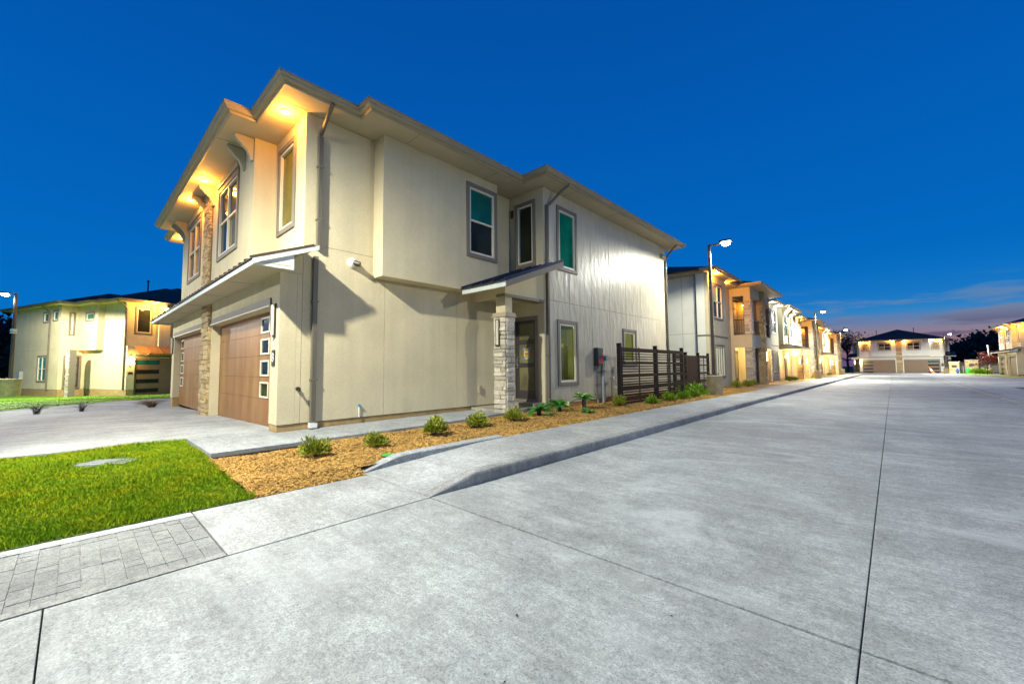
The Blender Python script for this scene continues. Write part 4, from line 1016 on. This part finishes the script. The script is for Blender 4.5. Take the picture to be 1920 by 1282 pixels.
row_b(68.2, 'smaller row house with metal porch canopy further down the pavement')
row_a(77, 'last row house at the far end of the pavement')

# ------------------------------------------------------------------ street lamps
def street_lamp(x, y, label, z=None, dirx=1, h=5.45, power=LAMP_W, arm=.42, ped=.82, tint=(1, .985, .85), wide=.3, ang=0, spot=True):
    z = gz(x, y)+.1 if z is None else z
    R = empty('street_lamp', (x, y, z), ang, label, 'street lamp', 'street lamps along the road')
    MB().lathe([(wide, -.3), (wide, ped-.02), (wide-.02, ped)], 28).build('pedestal', 'pedestal', R)
    mb = MB().box(-.16, .16, -.16, .16, ped, ped+.03).build('base_plate', 'pole', R)
    for a in (-1, 1):
        for b in (-1, 1): MB().lathe([(.02, 0), (.02, .05)], 6, (a*.12, b*.12, ped+.03)).build('bolt', 'chrome', mb)
    t = ped+h
    MB().hexa([(-.065, -.065, ped+.03), (.065, -.065, ped+.03), (.065, .065, ped+.03), (-.065, .065, ped+.03), (-.05, -.05, t), (.05, -.05, t), (.05, .05, t), (-.05, .05, t)]).build('pole', 'pole', R, bevel=.008)
    MB().box(min(0, dirx*arm), max(0, dirx*arm), -.03, .03, t-.07, t-.01).build('arm', 'pole', R)
    cx = dirx*(arm+.22)
    hd = MB().prism([(cx-.24, t-.02), (cx+.24, t-.02), (cx+.20, t+.06), (cx-.20, t+.06)], 'y', -.17, .17).build('lamp_head', 'pole', R, bevel=.01)
    MB().lathe([(.02, -.155), (.10, -.14), (.155, -.09), (.17, -.02)], 20, (cx, 0, t-.005)).build('lens', 'lamp_white', hd, smooth=True)
    b = lamp('SPOT', 'street_bulb', (cx, 0, t-.24), power, tint, hd, .10, spot_size=PI, spot_blend=.18 if spot else .62)
    b.rotation_euler = (0, -dirx*math.radians(5 if spot else 0), 0)
    return R
street_lamp(-5.4, 18.0, 'bright street lamp with round concrete base just past the slatted fence', power=LAMP_W*.44)
street_lamp(-6.64, -1.2, 'street lamp on the lawn near the paver strip, lighting the corner house', z=.1, h=5.72, power=LAMP_W*1.25, spot=False)
street_lamp(-5.1, 46.9, 'middle street lamp of the pavement row in front of the row houses', power=LAMP_W*1.8)
street_lamp(-5.2, 72.8, 'farthest street lamp of the pavement row', power=LAMP_W*1.8)
street_lamp(6.2, 94.6, 'street lamp at the right beside the end house', power=LAMP_W*1.9, tint=(.95, 1, .95))
street_lamp(-22.0, -8.0, 'added fill lamp beside the side street, left of the photo', dirx=1, power=LAMP_W*1.15, z=-.1)  # unseen lamp, added to brighten the driveway
street_lamp(10.8, 9.0, 'added fill lamp at the edge of the forecourt opposite the porch, right of the photo', dirx=-1, power=LAMP_W*.55, z=.02)  # unseen lamp, added as neutral fill for the walls and kerb face
def left_lamp():
    yaw = math.radians(42.95); F = Vector((-math.sin(yaw), math.cos(yaw), 0)); r = Vector((math.cos(yaw), math.sin(yaw), 0))
    P = F*23.8 + r*((22-960)/765*23.8)
    R = street_lamp(P.x, P.y, 'street lamp with white band at the far left of the photo', z=.15, dirx=-1, h=5.0, power=LAMP_W*1.35, ang=math.radians(43), wide=.42, ped=.72, tint=(1, .95, .78))
    MB().box(-.10, .10, -.10, .10, 3.35, 3.42).box(-.09, .09, -.11, .09, 3.45, 3.62).build('band', 'white_plastic', R)
    return P
LP = left_lamp()

# ------------------------------------------------------------------ fences
PLANK = MB().box(-.5, .5, -.5, .5, -.5, .5).mesh('slat'); PLANK.materials.append(M['fence'])
def plank(name, parent, cx, cy, cz, sx, sy, sz):
    o = bpy.data.objects.new(name, PLANK); C.objects.link(o); o.parent = parent; o.location = (cx, cy, cz); o.scale = (sx, sy, sz); return o
def slat_fence(name, x, ys, zb, zt, label, vertical=()):
    R = empty(name, (x, ys[0], gz(x, ys[0])), 0, label, 'fence')
    z0 = gz(x, ys[0])
    for y in ys:
        MB().box(-.055, .055, y-ys[0]-.055, y-ys[0]+.055, -.1, zt+.06).box(-.065, .065, y-ys[0]-.065, y-ys[0]+.065, zt+.06, zt+.075).build('post', 'fence_post', R, bevel=.005)
    H = zt-zb
    pat = [(.935, .13), (.868, .035), (.824, .035), (.780, .035), (.715, .085), (.655, .035), (.61, .035), (.565, .035), (.50, .11), (.44, .035), (.395, .035), (.352, .05), (.29, .14), (.225, .04), (.18, .05), (.115, .13), (.035, .13)]
    for k, (a, b) in enumerate(zip(ys, ys[1:])):
        ya, yb = a-ys[0]+.06, b-ys[0]-.06
        if k in vertical:
            n = int((yb-ya)/.14)
            for j in range(n): plank('board', R, .03, ya+(yb-ya)*(j+.5)/n, zb+H*.48, .02, (yb-ya)/n-.008, H*.96)
            continue
        for f, h in pat:
            plank('slat', R, .045+RND.uniform(-.003, .003), (ya+yb)/2, zb+H*f, .022, yb-ya, h)
        plank('strut', R, .02, (ya+yb)/2, zb+H*.5, .028, .035, H*.97)
        plank('strut', R, .02, ya+.06, zb+H*.5, .028, .03, H*.97); plank('strut', R, .02, yb-.06, zb+H*.5, .028, .03, H*.97)
slat_fence('slat_fence', -6.03, [11.22, 13.78, 16.2], .10, 1.93, 'dark brown horizontal slat fence in front of the long house wall')
slat_fence('slat_fence', -6.75, [17.3, 18.6, 20.2, 21.6], .08, 1.85, 'lower dark fence with upright boards between the two houses behind the lamp base', vertical=(1,))
# return of the first fence to the house wall
def wire_fence():
    R = empty('mesh_fence', (LP.x-9, LP.y-3.2, -.1), math.radians(12), 'dark mesh fence with pale posts behind the far left lamp', 'fence')
    for k in range(5):
        MB().box(-.06+1.25*k-3, .06+1.25*k-3, -.06, .06, 0, 2.3).build('post', 'pipe_grey', R)
    for k in range(14): MB().box(-3, 2, -.012, .012, .12+.15*k, .14+.15*k).build('rail', 'wire', R)
    for k in range(40): MB().box(-3+.125*k, -2.985+.125*k, -.02, -.012, .1, 2.2).build('wire', 'wire', R)
wire_fence()

# ------------------------------------------------------------------ plants
def leaves(n, rad, hgt, lw, ll, seed, flat=.0, up=.5, shell=.35, clump=0, z0=0):
    """n leaf blades (4 triangles each as two quads) spread through an ellipsoid crown"""
    rg = np.random.default_rng(seed)
    d = rg.normal(size=(n, 3)); d /= np.linalg.norm(d, axis=1)[:, None]; d[:, 2] = np.abs(d[:, 2])*(1-flat) + d[:, 2]*flat
    r = (shell+(1-shell)*rg.random(n)**.6)
    if clump:
        cd = rg.normal(size=(clump, 3)); cd /= np.linalg.norm(cd, axis=1)[:, None]
        m = (d @ cd.T).max(1); r *= .70+.38*np.clip((m-.80)/.2, 0, 1)
    p = d*r[:, None]*np.array([rad, rad, hgt]); p[:, 2] += z0
    ax = d*1.0 + np.array([0, 0, up]) + rg.normal(size=(n, 3))*.45; ax /= np.linalg.norm(ax, axis=1)[:, None]
    sd = np.cross(ax, rg.normal(size=(n, 3))); sd /= np.linalg.norm(sd, axis=1)[:, None]
    L_ = ll*(.6+.8*rg.random(n))[:, None]; W_ = lw*(.7+.6*rg.random(n))[:, None]
    nn = np.cross(ax, sd)
    v = np.stack([p, p+ax*L_*.5+sd*W_*.5+nn*L_*.06, p+ax*L_, p+ax*L_*.5-sd*W_*.5+nn*L_*.06], 1).reshape(-1, 3)
    f = np.arange(n*4).reshape(-1, 4)
    return v, f
def stems(n, rad, h, r, seed, z0=0):
    rr = random.Random(seed); mb = MB()
    for k in range(n):
        a = rr.uniform(0, 2*PI); q = rr.uniform(.2, .8)*rad; zz = rr.uniform(.5, .95)*h
        mb.tube([(rr.uniform(-.03, .03), rr.uniform(-.03, .03), z0-.03), (q*.4*math.cos(a), q*.4*math.sin(a), z0+zz*.5), (q*math.cos(a), q*math.sin(a), z0+zz)], r, 5, r*.4, cap=False)
    return mb
def shrub_proto(mat, n, rad, h, lw, ll, seed, clump=9):
    R = empty('shrub', (0, 0, 0))
    v, f = leaves(n, rad, h, lw, ll, seed, .25, .7, .25, clump, h*.28)
    o = npmesh('foliage', v, f, mat, R); stems(9, rad, h*1.1, .006, seed).build('stem', 'bark', R)
    return R
box_p = [shrub_proto('leaf_box', 1500, .24, .27, .022, .065, s) for s in (1, 2, 3)]
bri_p = [shrub_proto('leaf_bright', 420, .24, .24, .045, .13, s) for s in (4, 5)]
def put(proto, used, x, y, z, s, label, group, cat='shrub', rz=0):
    if id(proto) in used: o = copy_tree(proto)
    else: o = proto; used.add(id(proto))
    o.location = (x, y, z); o.scale = (s, s, s*RND.uniform(.9, 1.05)); o.rotation_euler = (0, 0, rz)
    return tag(o, label, cat, group)
used = set()
for k, (x, y, s, lb) in enumerate([(-5.93, 2.34, .86, 'nearest low green shrub in the mulch, beside the lawn corner'), (-5.9, 3.25, .78, 'small dark shrub second from the lawn, in front of the pipe stub'), (-6.02, 4.42, 1.0, 'rounded shrub third from the lawn in the straw mulch'), (-6.1, 5.5, 1.0, 'shrub fourth from the lawn, just left of the stone porch column'), (-6.1, 6.6, .95, 'shrub in the mulch directly below the stone porch column'), (-5.95, 11.0, .95, 'dull olive shrub at the foot of the first fence post')]):
    put(box_p[k % 3], used, x, y, MZ(x, min(y, 8.8))-.01, s, lb, 'low shrubs in the mulch bed', rz=k*1.3)
for k, (x, y, s, lb) in enumerate([(-5.62, 12.5, .85, 'bright green leafy plant under the first bay of the slat fence'), (-5.6, 13.85, .95, 'bright green plant at the middle post of the slat fence'), (-5.55, 14.9, .95, 'bright green plant under the second fence bay'), (-5.5, 15.9, 1.0, 'bright green plant at the end post of the slat fence'), (-5.75, 17.0, 1.5, 'largest leafy bright plant beside the round lamp base'), (-6.25, 16.9, 1.35, 'leafy bright plant behind the lamp base plant, near the fence end')]):
    put(bri_p[k % 2], used, x, y, .10, s, lb, 'leafy plants along the slat fence', rz=k*2.1)
row = [(-6.35, 25.0, 'first'), (-6.2, 26.6, 'second'), (-6.25, 28.0, 'third')]
for k, (x, y, w_) in enumerate(row): put(box_p[k], used, x, y, gz(x, y)+.1, 1.2, 'low shrub below the nearest row house bay, %s from the lamp base' % w_, 'shrubs in front of the row houses', rz=k)
FAR = ['just past the second porch', 'at the canopy porch', 'before the middle lamp', 'behind the middle lamp', 'nearest the farthest lamp']
for k, (x, y) in enumerate([(-6.0, 38.5), (-5.9, 40.0), (-6.0, 49), (-6.0, 51), (-6.0, 66)]):
    put(box_p[k % 3], used, x, y, gz(x, y)+.1, 1.25, 'far low shrub by the row house fronts, '+FAR[k], 'far shrubs by the row houses', rz=k)
# sago palms
def palm(x, y, z, s, seed, label, trunk=.12):
    R = empty('palm', (x, y, z), seed*1.1, label, 'palm', 'small palms by the porch')
    rr = random.Random(seed)
    MB().tube([(0, 0, -.03), (.0, .01, trunk)], .05*s, 8, .06*s).build('stem', 'bark', R)
    for k in range(15):
        a = 2.4*k+rr.uniform(-.2, .2); el = rr.uniform(.15, 1.15); ln = s*rr.uniform(.38, .52); mb = MB(); P = []
        for j in range(8):
            t = j/7; q = el-1.3*t*t; P.append(Vector((math.cos(a)*ln*t*math.cos(el*.6), math.sin(a)*ln*t*math.cos(el*.6), trunk+ln*(math.sin(el)*t-.62*t*t))))
        mb.tube(P, .006*s, 4, .002*s, cap=False)
        sd = Vector((-math.sin(a), math.cos(a), 0))
        for j in range(1, 22):
            t = j/22*6.99; i0 = int(t); p = P[i0].lerp(P[i0+1], t-i0); d = (P[i0+1]-P[i0]).normalized()
            l = s*.13*math.sin(PI*min(1, .12+j/23))
            for q in (1, -1):
                e = p+sd*q*l+d*l*.5+Vector((0, 0, l*.35)); wv = d*.011*s
                mb.quad(p-wv, p+wv, e)
        mb.build('frond', 'leaf_palm', R)
palm(-6.25, 7.65, .12, 1.0, 1, 'left palm of three, in front of the porch step')
palm(-6.45, 8.75, .12, 1.0, 2, 'middle palm of three, under the downspout beside the porch', .14)
palm(-6.15, 9.45, .12, 1.0, 3, 'right palm of three with raised crown, below the tall ground floor window', .30)
palm(-5.75, 9.0, .10, .6, 4, 'smallest low palm in front of the three larger ones', .05)
# dry grasses between the driveway and the side street
def tuft(x, y, n, h, mat, spread, label, seed):
    R = empty('grass_tuft', (x, y, gz(x, y)+.11), 0, label, 'grass tuft', 'dry grass clumps along the far edge of the driveway')
    rr = random.Random(seed); mb = MB()
    for k in range(n):
        a = rr.uniform(0, 2*PI); q = rr.uniform(.2, 1)*spread; hh = h*rr.uniform(.5, 1); b = Vector((rr.uniform(-.1, .1)*spread, rr.uniform(-.1, .1)*spread, -.02))
        P = [b, b+Vector((q*.35*math.cos(a), q*.35*math.sin(a), hh*.7)), b+Vector((q*math.cos(a), q*math.sin(a), hh*rr.uniform(.7, 1.0)))]
        mb.tube(P, .0055, 3, .002, cap=False)
    mb.build('blade', mat, R)
tuft(-20.32, -.75, 55, .55, 'blade_dead', .5, 'dark dry grass clump nearest the left edge of the photo', 1)
tuft(-20.32, .25, 50, .5, 'blade_dead', .45, 'second dark dry grass clump from the left edge', 2)
tuft(-20.32, 2.05, 170, .42, 'leaf_dry', .55, 'rounded rust brown grass clump beyond the driveway', 3)
tuft(-20.32, 3.0, 60, .5, 'blade_dead', .5, 'thin grey grass clump right of the rust brown one', 4)
tuft(-20.32, 4.2, 140, .4, 'leaf_dry', .5, 'olive grass clump closest to the garage corner', 5)

# ------------------------------------------------------------------ lawn blades, mulch chips
def blades(name, x0, x1, y0, y1, n, h, mat, zf, seed, w_=.006, skip=None, patch=1.0):
    rg = np.random.default_rng(seed); x = rg.uniform(x0, x1, n); y = rg.uniform(y0, y1, n)
    if skip is not None:
        k = ~skip(x, y); x, y = x[k], y[k]; n = len(x)
    z = zf(x, y); a = rg.uniform(0, 2*PI, n); lean = rg.uniform(.1, .75, n)
    hh = h*(.5+.7*rg.random(n))*(.75+.35*np.sin(x*3.1+y*1.7)*np.sin(y*2.3-x)*patch); th = rg.uniform(0, 2*PI, n)
    b = np.stack([x, y, z], 1); s = np.stack([np.cos(th), np.sin(th), 0*th], 1)*w_*(.7+.7*rg.random(n))[:, None]
    l = np.stack([np.cos(a)*lean, np.sin(a)*lean, np.ones(n)], 1)*hh[:, None]; l2 = l.copy(); l2[:, :2] *= .38; l2[:, 2] *= .62
    v = np.stack([b-s, b+s, b+l2+s*.7, b+l, b+l2-s*.7], 1).reshape(-1, 3)
    i = np.arange(n)[:, None]*5
    q = np.concatenate([i+0, i+1, i+2, i+3, i+4], 1)
    o = npmesh(name, v, q, mat, None, 5); tag(o, kind='stuff'); return o
def lzv(x, y): return .003+.108*np.clip((-4.76-x)/3.9, 0, 1)**.8
def onlid(x, y):
    u = (x+7.62)*.8+(y-.33)*.6; q = -(x+7.62)*.6+(y-.33)*.8
    return (abs(u) < .16) & (abs(q) < .33)
blades('grass', -8.72, -4.78, -1.9, 1.32, 150000, .055, 'grass', lzv, 3, .0042, onlid)
blades('grass_edge', -8.78, -8.60, -1.9, 1.34, 5000, .075, 'grass', lzv, 4, .004)
blades('far_grass', -42, -22, -9, 12, 70000, .07, 'grass_far', lambda x, y: .12-.02*np.minimum(np.maximum(0, -9-x), 36), 5, .02, lambda x, y: x > np.interp(y, [-30, -6, -1.9, -.7, 1.3, 4.2, 12, 30], [-20.95, -22.5, -24.6, -26.8, -29.4, -31.5, -32.5, -32.9])-.15)
def chips():
    rg = np.random.default_rng(9); n = 125000
    y = 1.3+np.abs(rg.random(n))**1.7*22; xl = np.where(y < 8.85, -6.92, -6.98); xr = np.where(y < 2.5, -4.775, np.where(y < 5, -5.035, -4.875))
    x = xl+(xr-xl)*rg.random(n)
    t = np.clip((y-1.3)/6, 0, 1)
    z = .045+.06*np.where(y > 8, 1, t)+.028*np.clip((-5-x)/1.2, 0, 1)+.012*np.sin(x*7+np.minimum(y, 8)*3)*np.sin(np.minimum(y, 8)*5-x*2)-.004*np.maximum(0, y-15)
    z = np.where(y < 2.6, -.004+(z+.004)*np.minimum(1, (-4.76-x)/.30), z)
    big = 1+.03*np.clip(y-3, 0, 12)
    L_ = rg.uniform(.009, .030, n)*big; W_ = rg.uniform(.0025, .006, n)*big
    a = rg.uniform(0, 2*PI, n); e = rg.normal(0, .33, n); ro = rg.normal(0, .7, n)
    d = np.stack([np.cos(a)*np.cos(e), np.sin(a)*np.cos(e), np.sin(e)], 1); s = np.stack([-np.sin(a), np.cos(a), np.sin(ro)], 1); s /= np.linalg.norm(s, axis=1)[:, None]
    c = np.stack([x, y, z+.004+.010*rg.random(n)], 1); d *= L_[:, None]; s *= W_[:, None]
    up = np.array([0, 0, .003])
    v = np.stack([c-d-s, c+d-s*.6, c+d+s*.6, c-d+s, c+up], 1).reshape(-1, 3)
    i = np.arange(n)[:, None]*5
    f = np.concatenate([i, i+1, i+2, i+3], 1)
    tag(npmesh('mulch', v, f, 'mulch'), kind='stuff')
chips()

# ------------------------------------------------------------------ small things on the ground
R = empty('utility_cover', (-7.62, .33, .082), math.radians(-37), 'flat grey concrete utility cover set in the lawn', 'utility cover')
MB().box(-.15, .15, -.31, .31, -.03, .03).build('frame', 'walk', R, bevel=.008); MB().box(-.125, .125, -.285, .285, .03, .036).build('lid', 'paver', R); MB().box(-.02, .02, -.24, -.2, .036, .04).build('lift_slot', 'joint', R)
R = empty('valve_box', (-5.2, 3.04, .05), 0, 'small round green irrigation valve lid at the mulch edge by the ramp', 'valve box')
MB().lathe([(.10, -.05), (.10, .045)], 18).build('rim', 'bronze', R); MB().lathe([(.092, .045), (.092, .052), (.085, .056)], 18).build('lid', 'green_plastic', R)
rr = random.Random(4); dm = MB()
for k in range(70):
    x, y = rr.uniform(-3.3, 2.5), 1.2+abs(rr.gauss(0, 4)); a = rr.uniform(0, PI); l = rr.uniform(.004, .013); w_ = l*rr.uniform(.25, .5)
    d = Vector((math.cos(a), math.sin(a), 0)); s_ = Vector((-d.y, d.x, 0)); p = Vector((x, y, .0035))
    dm.quad(p-d*l, p+s_*w_+Vector((0, 0, .004)), p+d*l, p-s_*w_)
tag(dm.build('leaf_litter', 'blade_dead'), kind='stuff')

# ------------------------------------------------------------------ far end of the road
def at_px(px, depth):
    yaw = math.radians(42.95); F = Vector((-math.sin(yaw), math.cos(yaw), 0)); r = Vector((math.cos(yaw), math.sin(yaw), 0))
    return F*depth + r*((px-960)/765*depth)
P = at_px(1747, 70); R = empty('traffic_cone', (P.x, P.y, -.30), 0, 'tipped orange and white traffic cone beside the end house garage', 'traffic cone')
def tilt(mb, ang):
    c, s = math.cos(ang), math.sin(ang); mb.v = [(x*c+z*s, y, -x*s+z*c) for x, y, z in mb.v]; return mb
tilt(MB().lathe([(.24, .04), (.17, .5)], 14), -.42).build('cone', 'orange', R); tilt(MB().lathe([(.171, .5), (.125, .8)], 14), -.42).build('band', 'white_plastic', R); tilt(MB().lathe([(.125, .8), (.06, 1.2)], 14), -.42).build('tip', 'orange', R); tilt(MB().box(-.3, .3, -.3, .3, 0, .04), -.42).build('base', 'orange', R)
for px, dp, w_, h, lb in ((1788, 69, 1.15, 1.9, 'left stone gate pillar beyond the end house'), (1821, 70, 1.5, 2.2, 'right stone gate pillar with plaque, partly hidden by green planting')):
    P = at_px(px, dp); R = empty('gate_pillar', (P.x, P.y, -.35), math.radians(-10), lb, 'gate pillar', 'stone gate pillars at the far entrance')
    b = MB().box(-w_/2, w_/2, -w_/2, w_/2, 0, h).build('body', 'mortar', R)
    stones(b, Fr((0, -w_/2, 0), (1, 0, 0), (0, -1, 0)), -w_/2, w_/2, .02, h, 'stone', (.18, .3), (.3, .55), seed=px)
    stones(b, Fr((-w_/2, 0, 0), (0, 1, 0), (-1, 0, 0)), -w_/2, w_/2, .02, h, 'stone', (.18, .3), (.3, .55), seed=px+1)
    MB().box(-w_/2-.08, w_/2+.08, -w_/2-.08, w_/2+.08, h, h+.14).build('cap', 'walk_tan', R, bevel=.03)
    MB().box(-.3, .3, -w_/2-.075, -w_/2-.045, h*.55, h*.75).build('plaque', 'bronze', R)
P = at_px(1792.5, 66); R = empty('fire_hydrant', (P.x, P.y, -.30), 0, 'blue fire hydrant in front of the far gate pillar', 'fire hydrant')
MB().lathe([(.2, 0), (.2, .06), (.13, .08), (.13, .55), (.17, .57), (.17, .63), (.13, .65), (.10, .78), (.04, .84), (.03, .92)], 16).build('body', 'blue_paint', R); MB().tube([(-.26, 0, .48), (.26, 0, .48)], .07, 10).build('outlet', 'blue_paint', R); MB().tube([(0, -.25, .42), (0, 0, .42)], .085, 10).build('outlet', 'blue_paint', R)
P = at_px(1812.5, 66); R = empty('utility_box', (P.x, P.y, -.3), 0, 'small bright green utility pedestal left of the plaque pillar', 'utility box')
MB().lathe([(.28, 0), (.28, .75), (.2, .9), (.05, .95)], 14).build('body', 'green_plastic', R); MB().lathe([(.31, -.02), (.31, .06)], 14).build('base', 'bronze', R)
P = at_px(1838, 64); R = empty('sign_post', (at_px(1853, 62).x, at_px(1853, 62).y, -.3), 0, 'pale round post on a concrete base beside the red leaved tree', 'post')
MB().lathe([(.35, 0), (.35, .9), (.32, .93)], 16).build('base', 'pedestal', R); MB().tube([(0, 0, .9), (0, 0, 4.4)], .09, 10).build('pole', 'pipe_grey', R)
# distant road wall and rail behind the pillars
Q = at_px(1790, 84); R = empty('boundary_wall', (Q.x+8, Q.y-2, -.4), math.radians(-14), 'long low grey boundary wall in the distance beyond the pillars', 'wall')
MB().box(-14, 40, 0, .3, 0, 1.9).build('body', 'pedestal', R); MB().box(-14, 40, -.05, .35, 1.9, 2.05).build('coping', 'walk_tan', R)
R = empty('rail_fence', (at_px(1800, 76).x, at_px(1800, 76).y, -.35), math.radians(-12), 'low pale rail fence between the two gate pillars', 'fence')
for k in range(9): MB().box(-3+1.6*k, -2.92+1.6*k, -.04, .04, 0, 1.2).build('post', 'white_plastic', R)
for z in (.3, .7, 1.08): MB().box(-3, 9.9, -.02, .02, z, z+.05).build('rail', 'white_plastic', R)
for k, (px, dp, s) in enumerate(((1826, 62, 3.4), (1833, 60, 3.0), (1841, 63, 3.2), (1848, 62, 2.4))):
    P = at_px(px, dp); put(bri_p[k % 2], used, P.x, P.y, -.3, s*.8, 'green bush in the far verge before the pillars, %s' % ('leftmost of four', 'second of four', 'third of four', 'rightmost of four')[k], 'green bushes in the far verge', rz=k)

# ------------------------------------------------------------------ trees
def tree(name, x, y, h, rad, mat, n, label, seed, group=None, trunk=.25, crown0=.35, ls=.5, bare=False, cat='tree', lean=0):
    R = empty(name, (x, y, gz(x, y)-.1), 0, label, cat, group)
    rr = random.Random(seed); tips = []
    mb = MB()
    def branch(p, d, l, r, lev):
        P = [p]; q = p.copy(); dd = d.copy()
        for k in range(4):
            dd = (dd+Vector((rr.uniform(-.22, .22), rr.uniform(-.22, .22), rr.uniform(-.02, .16)))).normalized(); q = q+dd*l/4; P.append(q.copy())
        mb.tube(P, r, 6 if lev < 2 else 4, r*.55, cap=False)
        if lev == (3 if bare else 2): tips.append(q); return
        for k in range(4 if lev else 6):
            t = P[rr.choice((2, 3, 4))]; a = rr.uniform(0, 2*PI); e = rr.uniform(.1, .9)
            branch(t, (Vector((math.cos(a), math.sin(a), e))).normalized(), l*rr.uniform(.55, .8), r*.5, lev+1)
        tips.append(q)
    branch(Vector((0, 0, 0)), Vector((lean, 0, 1)).normalized(), h*.55, trunk, 0)
    mb.build('trunk', 'bark', R)
    rg = np.random.default_rng(seed); T = np.array([tuple(t) for t in tips]); T[:, 2] = np.clip(T[:, 2], h*crown0, h)
    sc = rad/max(1e-3, np.abs(T[:, :2]).max()); T[:, :2] *= min(sc, 1.5)
    if not bare:
        extra = rg.normal(size=(22, 3)); extra /= np.linalg.norm(extra, axis=1)[:, None]; extra = extra*np.array([rad*.8, rad*.8, h*(1-crown0)*.42])*rg.uniform(.4, 1, (22, 1)); extra[:, 2] += h*(1+crown0)/2; T = np.concatenate([T, extra])
    k = rg.integers(0, len(T), n); cs = rg.uniform(.55, 1.15, len(T))*rad*(.16 if bare else .30)
    p = T[k]+rg.normal(size=(n, 3))*cs[k][:, None]*np.array([.7, .7, .55])
    a = rg.normal(size=(n, 3)); a /= np.linalg.norm(a, axis=1)[:, None]; b = np.cross(a, rg.normal(size=(n, 3))); b /= np.linalg.norm(b, axis=1)[:, None]
    l = ls*(.5+rg.random(n))[:, None]
    v = np.stack([p, p+a*l*.5+b*l*.3, p+a*l, p+a*l*.5-b*l*.3], 1).reshape(-1, 3)
    npmesh('crown', v, np.arange(n*4).reshape(-1, 4), mat, R)
gr = 'dark trees on the right horizon'
for k, (px, dp, h, rad, n, lb) in enumerate([(1795, 120, 6.5, 7, 3000, 'low dark tree mass just right of the end house'), (1820, 125, 7.5, 7, 3000, 'dark tree rising behind the right gate pillar'), (1842, 118, 9.5, 8, 4000, 'tall dark tree left of the right house'), (1866, 110, 10.5, 8, 4000, 'tallest dark tree, partly behind the right house'), (1900, 120, 10, 9, 3000, 'dark tree hidden mostly by the right house'), (1778, 135, 5.5, 6, 2000, 'lowest dark tree beside the end house porch')]):
    P = at_px(px, dp); tree('dark_tree', P.x, P.y, h, rad, 'leaf_dark', n, lb, 20+k, gr, .35, .18, 1.0)
P = at_px(1848, 60); tree('red_tree', P.x, P.y, 3.7, 1.1, 'leaf_red', 420, 'small tree with red leaves beside the right house', 41, None, .08, .45, .28)
P = at_px(1588, 96); tree('bare_tree', P.x, P.y, 9.8, 5.2, 'leaf_pink', 1500, 'sparse branching tree with pinkish leaves left of the end house', 42, None, .32, .35, .38, bare=True)
gl_ = 'dark trees behind the left house'
for k, (px, dp, h, rad, n, lb) in enumerate([(22, 62, 9.5, 5.0, 5000, 'dark tree behind the far left lamp'), (-40, 58, 8.5, 6, 4000, 'dark tree cut by the left edge of the photo'), (56, 72, 9.0, 4.5, 4000, 'dark tree against the corner of the left house')]):
    P = at_px(px, dp); tree('dark_tree', P.x, P.y, h, rad, 'leaf_dark', n, lb, 60+k, gl_, .35, .08, .8)
